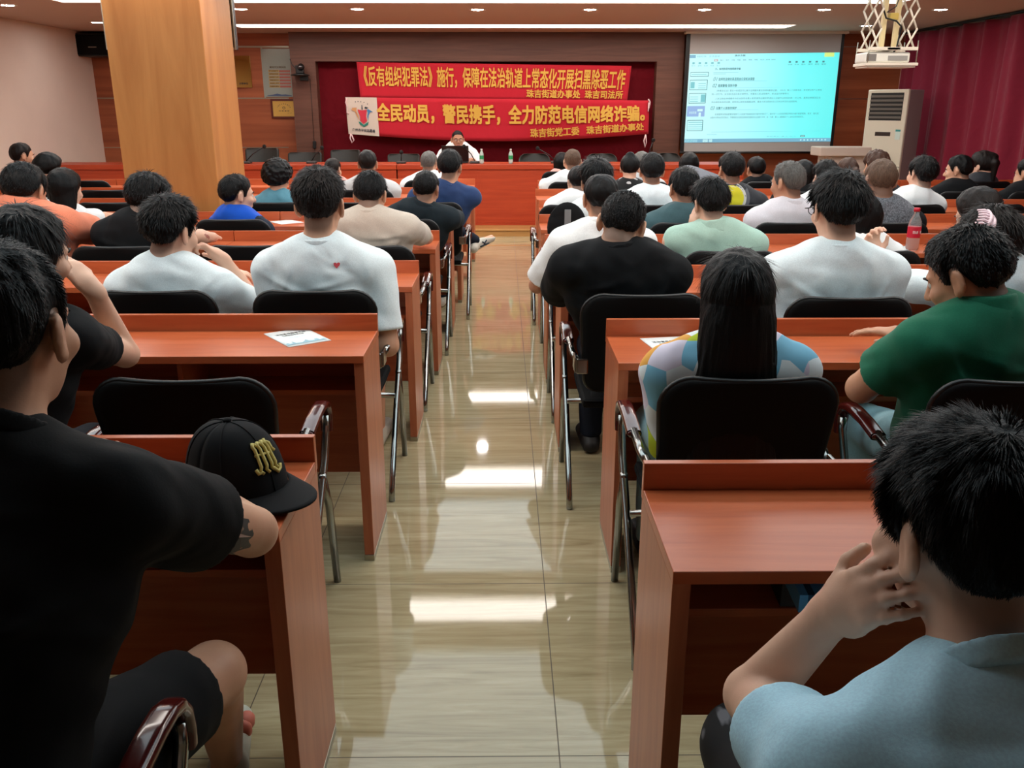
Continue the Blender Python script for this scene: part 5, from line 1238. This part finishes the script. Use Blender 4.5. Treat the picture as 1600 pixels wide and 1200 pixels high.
mb = MB(); cc = atY(1540, 350, 3.205) - q9['root']; U9 = q9['HR']; ax = nrm(U9[0] * .8 + U9[2] * .75); bx = nrm(np.cross(ax, U9[1]))
pts = [cc + ax * t_ * .055 - U9[1] * (.024 * (1 - t_ * t_)) for t_ in np.linspace(-1, 1, 9)]
mb.tube([p + bx * .012 for p in pts], .0085, 8); mb.tube([p - bx * .012 for p in pts], .0085, 8)
for k in range(8): p = pts[k]; mb.tube([p + bx * .012, p + bx * .032 + U9[1] * .008, p + bx * .042 + U9[1] * .03], [.006, .005, .003], 6); mb.tube([p - bx * .012, p - bx * .032 + U9[1] * .008, p - bx * .042 + U9[1] * .03], [.006, .005, .003], 6)
part('claw_clip', mb, CLIP, q9['o'])
person('balding person in a white dress shirt beside the aisle, fourth row right', 938, 269, 4.32, R_[3], hipdx=-.06, s=1.0, sw=.42, fat=1.05, yaw=-4, pitch=12, shirt=M_WHITE, sleeve=.85, sloose=1.5, collar=True, hair=('short', BLACKHAIR), hp=dict(t=.014, crown=.012), h=.0085, skinm=SKIN2, legs=DENIM, armL=dict(w=(.36, 4.62, .62), pole=(-1, -.3, -.6)), chair_lb=CH('balding man in the white dress shirt, fourth row'))
person('person in an oversized mint shirt with a hand under the chin, fourth row right', 1107, 277, 4.34, R_[3], hipdx=.02, s=.93, sw=.42, yaw=-14, pitch=14, shr=2, shirt=MINT, sleeve=1.05, sloose=1.7, collar=True, armL='cheek', armR='fold', hair=('short', BLACKHAIR), hp=dict(t=.028, lift=.2, jit=.12, fade=.1), strands=2000, slen=.035, h=.0085, skinm=SKIN3, chair_lb=CH('person in the mint shirt, fourth row right'))
person('person in a white tee with a short black bob behind the man in glasses', 1345, 302, 4.34, R_[3], s=.95, sw=.35, yaw=-6, pitch=16, shirt=M_WHITE, hair=('bob', BLACKHAIR), hp=dict(len=.15, w=.09, back=.03, thin=.02, t=.02), h=.009, skinm=SKIN3, armR='deskout', chair_lb=CH('bobbed haired woman in white, fourth row right'))
person('person with dark brown hair bowed just behind the claw clip woman', 1517, 294, 4.36, R_[3], s=1.0, sw=.35, yaw=-30, pitch=24, shirt=M_BLACK, hair=('bob', DARKHAIR), hp=dict(len=.13, w=.088, back=.03, thin=.02, t=.022, front=.03), h=.009, skinm=SKIN3, chair_lb=CH('dark haired person in black, fourth row far right'))
person('person in a slate teal tee, fifth row right just left of the mint shirt', 1068, 260, 5.32, R_[4], s=1.0, sw=.40, yaw=-10, pitch=8, shirt=SLATE, hair=('short', BLACKHAIR), hp=dict(t=.018), strands=1200, slen=.025, h=.0095, skinm=SKIN2, chair_lb=CH('man in the slate teal tee, fifth row right'))
person('grey haired person in a lavender white shirt turned left, fifth row right', 1229, 251, 5.32, R_[4], s=1.0, sw=.41, yaw=-38, pitch=8, sh=-6, shirt=LAV, sleeve=.9, collar=True, hair=('short', GREYHAIR), hp=dict(t=.016), strands=1500, slen=.016, h=.0095, skinm=SKIN2, chair_lb=CH('grey haired man in the lavender shirt, fifth row'))
person('large person with a shaved brown head in a heather grey raglan top, fifth row', 1376, 246, 5.32, R_[4], hipdx=.02, s=1.12, sw=.45, fat=1.25, yaw=-6, pitch=8, shirt=[HEATH, M_BLACK], hair=('buzz', BUZZHAIR), hp=dict(t=.006, fade=.04, sleeve2=.185), h=.0095, skinm=SKIN2, chair_lb=CH('large man in heather grey, fifth row right'))
q30 = person('person in a white tee with tall black hair, fifth row at the aisle right', 930, 249, 5.36, R_[4], s=1.0, sw=.38, yaw=-8, pitch=6, shirt=M_WHITE, hair=('short', BLACKHAIR), hp=dict(t=.026), puff=.014, strands=1200, slen=.035, h=.0095, skinm=SKIN, chair_lb=CH('tall haired man in white, fifth row right'))
person('person in a white tee, sixth row right with head upright below the red banner end', 1019, 238, 6.32, R_[5], s=1.0, sw=.44, fat=1.1, yaw=2, shirt=M_COOLW, hair=('short', BLACKHAIR), hp=dict(t=.02), strands=900, slen=.02, h=.0105, skinm=SKIN2, chair_lb=CH('man in white below the banner end, sixth row'))
q15 = person('person in a charcoal tee with a big yellow circle print, sixth row right', 1143, 236, 6.32, R_[5], s=1.0, sw=.43, fat=1.1, yaw=-10, pitch=4, shirt=CHAR, hair=('short', BLACKHAIR), hp=dict(t=.016), strands=900, slen=.02, h=.0105, skinm=SKIN2, chair_lb=CH('man with the yellow circle shirt, sixth row'))
circ = lambda r: [(r * math.cos(a), r * math.sin(a)) for a in np.linspace(0, 2 * PI, 28)[:-1]]
q = atY(1147, 311, 6.2) - q15['root']
decal(q15, 'circle_print', q15['shirt'], q, (0, 1, 0), (0, 0, 1), [(0, circ(.135)), (1, circ(.108)), (2, circ(.088))], [plain('print grey', (96, 98, 106), .8), plain('print white', (206, 206, 200), .8), plain('print yellow', (220, 210, 40), .8)])
person('person in a white tee with dark hair, sixth row right beside the grey haired man', 1290, 249, 6.32, R_[5], s=.95, sw=.38, yaw=-8, shirt=M_WHITE, hair=('short', BLACKHAIR), hp=dict(t=.022), strands=900, slen=.025, h=.0105, skinm=SKIN3, chair_lb=CH('person in white beside the grey haired man'))
person('slim person in a white tee with black hair, sixth row right before the curtain', 1443, 242, 6.32, R_[5], s=1.0, sw=.36, yaw=-16, pitch=2, shirt=M_WHITE, hair=('short', BLACKHAIR), hp=dict(t=.022), strands=900, slen=.03, h=.0105, skinm=SKIN3, chair_lb=CH('slim man in white before the curtain'))
person('person in a black tee with a hand at the mouth, seventh row before the curtain', 1497, 241, 7.2, R_[6], s=1.0, sw=.42, yaw=-48, pitch=8, shirt=M_BLACK, armL='chin', hair=('short', BLACKHAIR), hp=dict(t=.014), strands=600, slen=.02, h=.011, skinm=SKIN, chair_lb=CH('man in black with hand at mouth, seventh row'))
person('person with a dark ponytail in a charcoal top against the curtain', 1533, 235, 8.3, R_[7], s=1.08, sw=.34, yaw=-40, pitch=8, shirt=CHAR, hair=('tail', DARKHAIR), hp=dict(t=.02, at=(0, -.10, .06)), h=.011, skinm=SKIN3, chair_lb=CH('ponytailed person in charcoal, eighth row right'))
person('person in a black tee cut by the right frame edge, hand to the face', 1606, 246, 7.2, R_[6], s=1.0, sw=.40, yaw=-30, pitch=10, shirt=M_BLACK, armL='cheek', hair=('short', BLACKHAIR), hp=dict(t=.018), h=.011, skinm=SKIN2, chair_lb=CH('man in black at the right frame edge'))
person('person in white holding the head with one hand, sixth row at the aisle right', 903, 259, 6.32, R_[5], s=.92, sw=.34, yaw=-6, pitch=18, shirt=M_WHITE, armL='cheek', hair=('short', BLACKHAIR), hp=dict(t=.016), h=.0105, skinm=SKIN3, chair_lb=CH('person in white holding the head, sixth row'))
person('person in a white tee with cropped greying hair, eighth row at the aisle right', 894, 232, 8.0, R_[7], s=.98, sw=.42, fat=1.1, yaw=-4, pitch=10, shirt=M_WHITE, hair=('short', BUZZHAIR), hp=dict(t=.008), h=.0125, skinm=SKIN, armL='deskout', chair_lb=CH('man in white with cropped hair, eighth row right'))
person('dark haired person in pink half hidden behind the cropped haired man', 879, 238, 9.75, 10.09, s=.95, sw=.34, yaw=20, shirt=PINK, hair=('bob', BLACKHAIR), hp=dict(len=.14, w=.088, back=.03, thin=.02), h=.0135, skinm=SKIN3, chair_lb=CH('person in pink right of the aisle near the stage'))
person('person with a black hair bun in a black floral top, seventh row right', 985, 239, 7.25, R_[6], s=.92, sw=.34, yaw=8, pitch=4, shirt=floral_mat(), hair=('bun', BLACKHAIR), hp=dict(t=.014, at=(0, -.05, .115), R=.03), h=.0115, skinm=SKIN3, chair_lb=CH('woman with the hair bun, seventh row right'))
person('person with tousled dark grey hair behind the hair bun woman, eighth row', 1003, 236, 8.0, R_[7], s=.92, sw=.38, yaw=6, shirt=GREYW, hair=('short', GREYHAIR), hp=dict(t=.022), h=.0125, skinm=SKIN, chair_lb=CH('person with tousled grey hair, eighth row right'))
person('person with shoulder length black hair below the left edge of the screen', 1077, 237, 8.0, R_[7], s=.95, sw=.34, yaw=6, shirt=CHAR, hair=('long', BLACKHAIR), hp=dict(len=.26, w=.098, back=.08, t=.02), h=.0125, skinm=SKIN3, chair_lb=CH('long haired person below the screen edge, eighth row'))
person('person in a black top with short black hair, eighth row below the screen', 1181, 244, 8.0, R_[7], s=.95, sw=.38, yaw=-6, pitch=10, shirt=M_BLACK, hair=('short', BLACKHAIR), hp=dict(t=.018), h=.0125, skinm=SKIN2, chair_lb=CH('person in black below the screen, eighth row'))
person('person in black half hidden behind the grey haired man, seventh row', 1254, 250, 7.25, R_[6], s=.98, sw=.38, yaw=-10, pitch=12, shirt=M_BLACK, hair=('bob', BLACKHAIR), hp=dict(len=.13, w=.088, back=.03, thin=.02), h=.0115, skinm=SKIN3, chair_lb=CH('person in black behind the grey haired man'))
person('person with a brown ponytail, eighth row right below the podium', 1324, 245, 8.0, R_[7], s=.95, sw=.35, yaw=-8, pitch=8, shirt=GREYP, hair=('tail', hairmat('brown hair', (70, 48, 38))), hp=dict(t=.018, at=(.02, -.10, .03)), h=.0125, skinm=SKIN3, chair_lb=CH('person with the brown ponytail, eighth row right'))
person('person with tousled brown hair behind the shaved headed man, seventh row', 1369, 234, 7.25, R_[6], s=1.0, sw=.38, yaw=-6, shirt=CHAR, hair=('short', hairmat('brown hair', (70, 48, 38))), hp=dict(t=.028, noise=.008), h=.0115, skinm=SKIN, chair_lb=CH('person with tousled brown hair, seventh row right'))

# --- the speaker behind the stage table
YK = YD + .72
spk = person('person in white shirt and glasses facing the audience from behind the stage table', 715, 203, YK, YD, group=None, hipY=YK + .02, s=1.0, sw=.40, yaw=172, pitch=0, sh=180, shirt=M_WHITE, sleeve=.85, collar=True, glasses=True, hair=('short', BLACKHAIR), hp=dict(t=.008, down=-.012, fade=.12), h=.008, hh=.005, skinm=SKIN2, floor_z=SZ, seat=.50, shz=.07, stub=.3,
             armL=dict(w=(float(atY(738, 250, YD + .4)[0]), YD + .38, ZD + .03), pole=(.6, .5, -.6), hd=(-1, -.2, 0), hn=(0, 0, -1)), armR=dict(w=(float(atY(695, 250, YD + .4)[0]), YD + .38, ZD + .03), pole=(-.6, .5, -.6), hd=(1, -.2, 0), hn=(0, 0, -1)),
             knee=dict(R=((float(atY(715, 250, YK)[0]) - .12, YK - .38, .56 + SZ), (float(atY(715, 250, YK)[0]) - .12, YK - .38, .09 + SZ), (0, -.18, -.05)), L=((float(atY(715, 250, YK)[0]) + .12, YK - .38, .56 + SZ), (float(atY(715, 250, YK)[0]) + .12, YK - .38, .09 + SZ), (0, -.18, -.05))))
# ================================================================== SMALL THINGS
# black cap with gold gothic lettering on the nearest left desk
cx, cy = float(atZ(372, 770, DT)[0]), 1.67
t = thing('baseball_cap', 'black baseball cap with gold gothic letters on the nearest left desk', 'cap', (cx, cy, DT), rz=math.radians(-122)); t.scale = (1.13, 1.13, 1.13)
CAPM = cloth('black cap twill', (14, 15, 18), weave=500, folds=.1)
def dome(u, v):                      # crown; local +y is the front
    a = 2 * PI * u; e = PI / 2 * v
    rx, ry, hz = .083, .098, .125
    k = math.cos(e) ** .75; z = hz * math.sin(e) ** .9
    return (rx * k * math.cos(a), ry * k * math.sin(a) - .012 * math.sin(e), z + .012)
def capseam(p): return p
mb = MB(); mb.grid(dome, 48, 20); cw = part('crown', mb, CAPM, t); cw.modifiers.new('thickness', 'SOLIDIFY').thickness = .002
mb = MB()
def brim(u, v):
    a = PI * (.08 + .84 * u); c, s = math.cos(a), math.sin(a)
    r0 = np.array([.083 * c, .098 * s]); r1 = np.array([.088 * c, .098 * s + .078 * max(0, s) ** .7])
    q = r0 + (r1 - r0) * v; return (q[0], q[1], .016 - .10 * q[0] ** 2 * (1 + 12 * v) * .9 - .006 * v + .004)
mb.grid(brim, 30, 8); bw = part('brim', mb, CAPM, t); bw.modifiers.new('thickness', 'SOLIDIFY').thickness = .004
mb = MB(); mb.ball((0, -.012, .139), (.008, .008, .005), 10); part('button', mb, CAPM, t)
mb = MB()
for k in range(6):
    a = k / 6 + 1 / 12; mb.tube([np.array(dome(a, v)) * 1.006 for v in np.linspace(.02, .97, 12)], .0012, 5)
part('seam', mb, CAPM, t)
GOLDE = plain('gold embroidery', (214, 196, 112), .6)
mb = MB()
def face(x, y, d=.0025):             # x across the front, y up, in metres
    x, y = x * .82, y * .82 + .008; u = .25 - x / (2 * PI * .088); v = .12 + y / .150
    p = np.array(dome(u, v)); n = nrm(np.array([p[0] / .083 ** 2, p[1] / .098 ** 2, p[2] / .125 ** 2])); return p + n * d
def stroke(P, r=.0034): mb.tube([face(*q) for q in P], r, 6)
for x0 in (-.024, -.010, .006, .022):
    stroke([(x0 - .002, .070), (x0 + .003, .062), (x0, .055), (x0, .022), (x0 + .004, .016), (x0 - .002, .010)], .0033)
for x0 in (-.024, -.010, .006): stroke([(x0 + .002, .060), (x0 + .013, .068)], .0028)
stroke([(-.024, .064), (-.036, .058), (-.034, .046), (-.040, .040)]); stroke([(-.010, .014), (-.022, .004), (-.034, .008), (-.038, .014)]); stroke([(-.017, .042), (.028, .044)], .0024); stroke([(.022, .014), (.032, .012), (.036, .020)])
part('gothic_letters', mb, GOLDE, t)

# leaflets and papers
def leaflet(px, z, wd, ht, ang, label, lines=True, rows=None, curl=0):
    p = atZ(*px, z)
    t = thing('leaflet', label, 'leaflet', (float(p[0]), float(p[1]), z + .0006), 'printed leaflets', math.radians(ang))
    mb = MB(); mb.grid(lambda u, v: ((u - .5) * wd, (v - .5) * ht, .001 + curl * (2 * u - 1) ** 2), 8, 2); o = part('sheet', mb, PAPER, t); o.modifiers.new('thickness', 'SOLIDIFY').thickness = .0012
    if lines:
        mb = MB(); mb.cur = 0
        add_text(mb, '法治宣传教育手册', lambda u, v: ((-.36 + .72 * u) * wd, (.22 + .08 * v) * ht, .0022 + curl * .4), .006)
        add_text(mb, '扫黑除恶专项斗争', lambda u, v: ((-.26 + .52 * u) * wd, (.12 + .06 * v) * ht, .0022 + curl * .4), .006)
        mb.cur = 1; add_text(mb, '珠吉街道办事处', lambda u, v: ((-.2 + .4 * u) * wd, (-.03 + .035 * v) * ht, .0022 + curl * .4))
        sk = [(-.46, -.42), (-.46, -.32), (-.4, -.30), (-.38, -.36), (-.3, -.35), (-.28, -.22), (-.24, -.36), (-.1, -.38), (0, -.3), (.05, -.24), (.08, -.34), (.2, -.36), (.24, -.28), (.3, -.28), (.32, -.36), (.42, -.34), (.46, -.42)]
        mb.add([(x * wd, y * ht, .0022) for x, y in sk], [list(range(len(sk)))])
        part('printing', mb, [INK, plain('pale blue print', (150, 186, 200), .8)], t)
    return t
leaflet((464, 527), DT, .155, .225, 36, 'white leaflet lying alone on the second left desk')
leaflet((1056, 542), DT, .17, .25, 10, 'white leaflet left of the long haired woman on the second right desk')
leaflet((447, 347), DT, .17, .20, 40, 'white sheets beside the man in royal blue, fifth row left', False)
leaflet((1396, 388), DT, .15, .20, -20, 'white sheet left of the red capped water bottle', False)
leaflet((18, 299), DT, .2, .2, 10, 'white paper on a desk at the left frame edge', False)
BF = plain('blue folder plastic', (96, 184, 246), .4)
t = thing('folder', 'bright blue folder poking out of the shelf of the nearest right desk', 'folder', (.575, RROWS[0] + .02, .5905), None, math.radians(-4))
part('cover', MB().box((-.045, 0, .062), (.05, .20, .098), .001), BF, t); part('pages', MB().box((-.044, .118, .0), (.049, .2, .0615), .001), plain('folder shaded pages', (60, 60, 64), .8), t); part('strap', MB().box((-.03, -.0012, .064), (-.018, .19, .0992), 0), plain('folder dark strap', (30, 84, 130), .5), t)  # pages coloured dark to stand for the shade inside the shelf
# bottle with red label on the fourth right desk
bottle(1424, 392, RROWS[3] + .13, DT, .235, 'clear water bottle with red cap and red label on the fourth right desk', plain('red label', (196, 26, 52), .4), plain('red cap', (200, 24, 48), .4))
wb = bpy.data.objects[[o.name for o in bpy.data.objects if o.get('label', '').startswith('clear water bottle')][0]]
r_ = .235 * .15 * 1.03; mb = MB()
for k, a0 in enumerate((-2.2, -1.1)): add_text(mb, '农夫山泉', lambda u, v: (r_ * math.cos(a0 + .8 * u), r_ * math.sin(a0 + .8 * u), .235 * (.40 + .07 * v)), .02)
part('label_text', mb, CAPW, wb)
# phone-like pale card held up beside the bottle
# black backpack hung on a chair in the fifth row right
p = atY(888, 345, RROWS[4] - .72)
t = thing('backpack', 'black backpack with a grey strap label hanging on a chair by the aisle', 'backpack', (float(p[0]), RROWS[4] - .62, float(atY(888, 366, RROWS[4] - .72)[2]) - .1)); t.scale = (.9, .45, .78)
BP = cloth('black backpack nylon', (13, 13, 15))
b = MB(); b.ball((0, 0, .16), (.13, .07, .19), 16); part('bag', b, BP, t); b = MB(); b.ball((0, -.055, .10), (.10, .04, .09), 12); part('front_pocket', b, BP, t)
b = MB(); b.box((-.02, -.082, .17), (.022, -.072, .30), .003); part('strap', b, plain('grey strap', (120, 124, 126), .6), t)
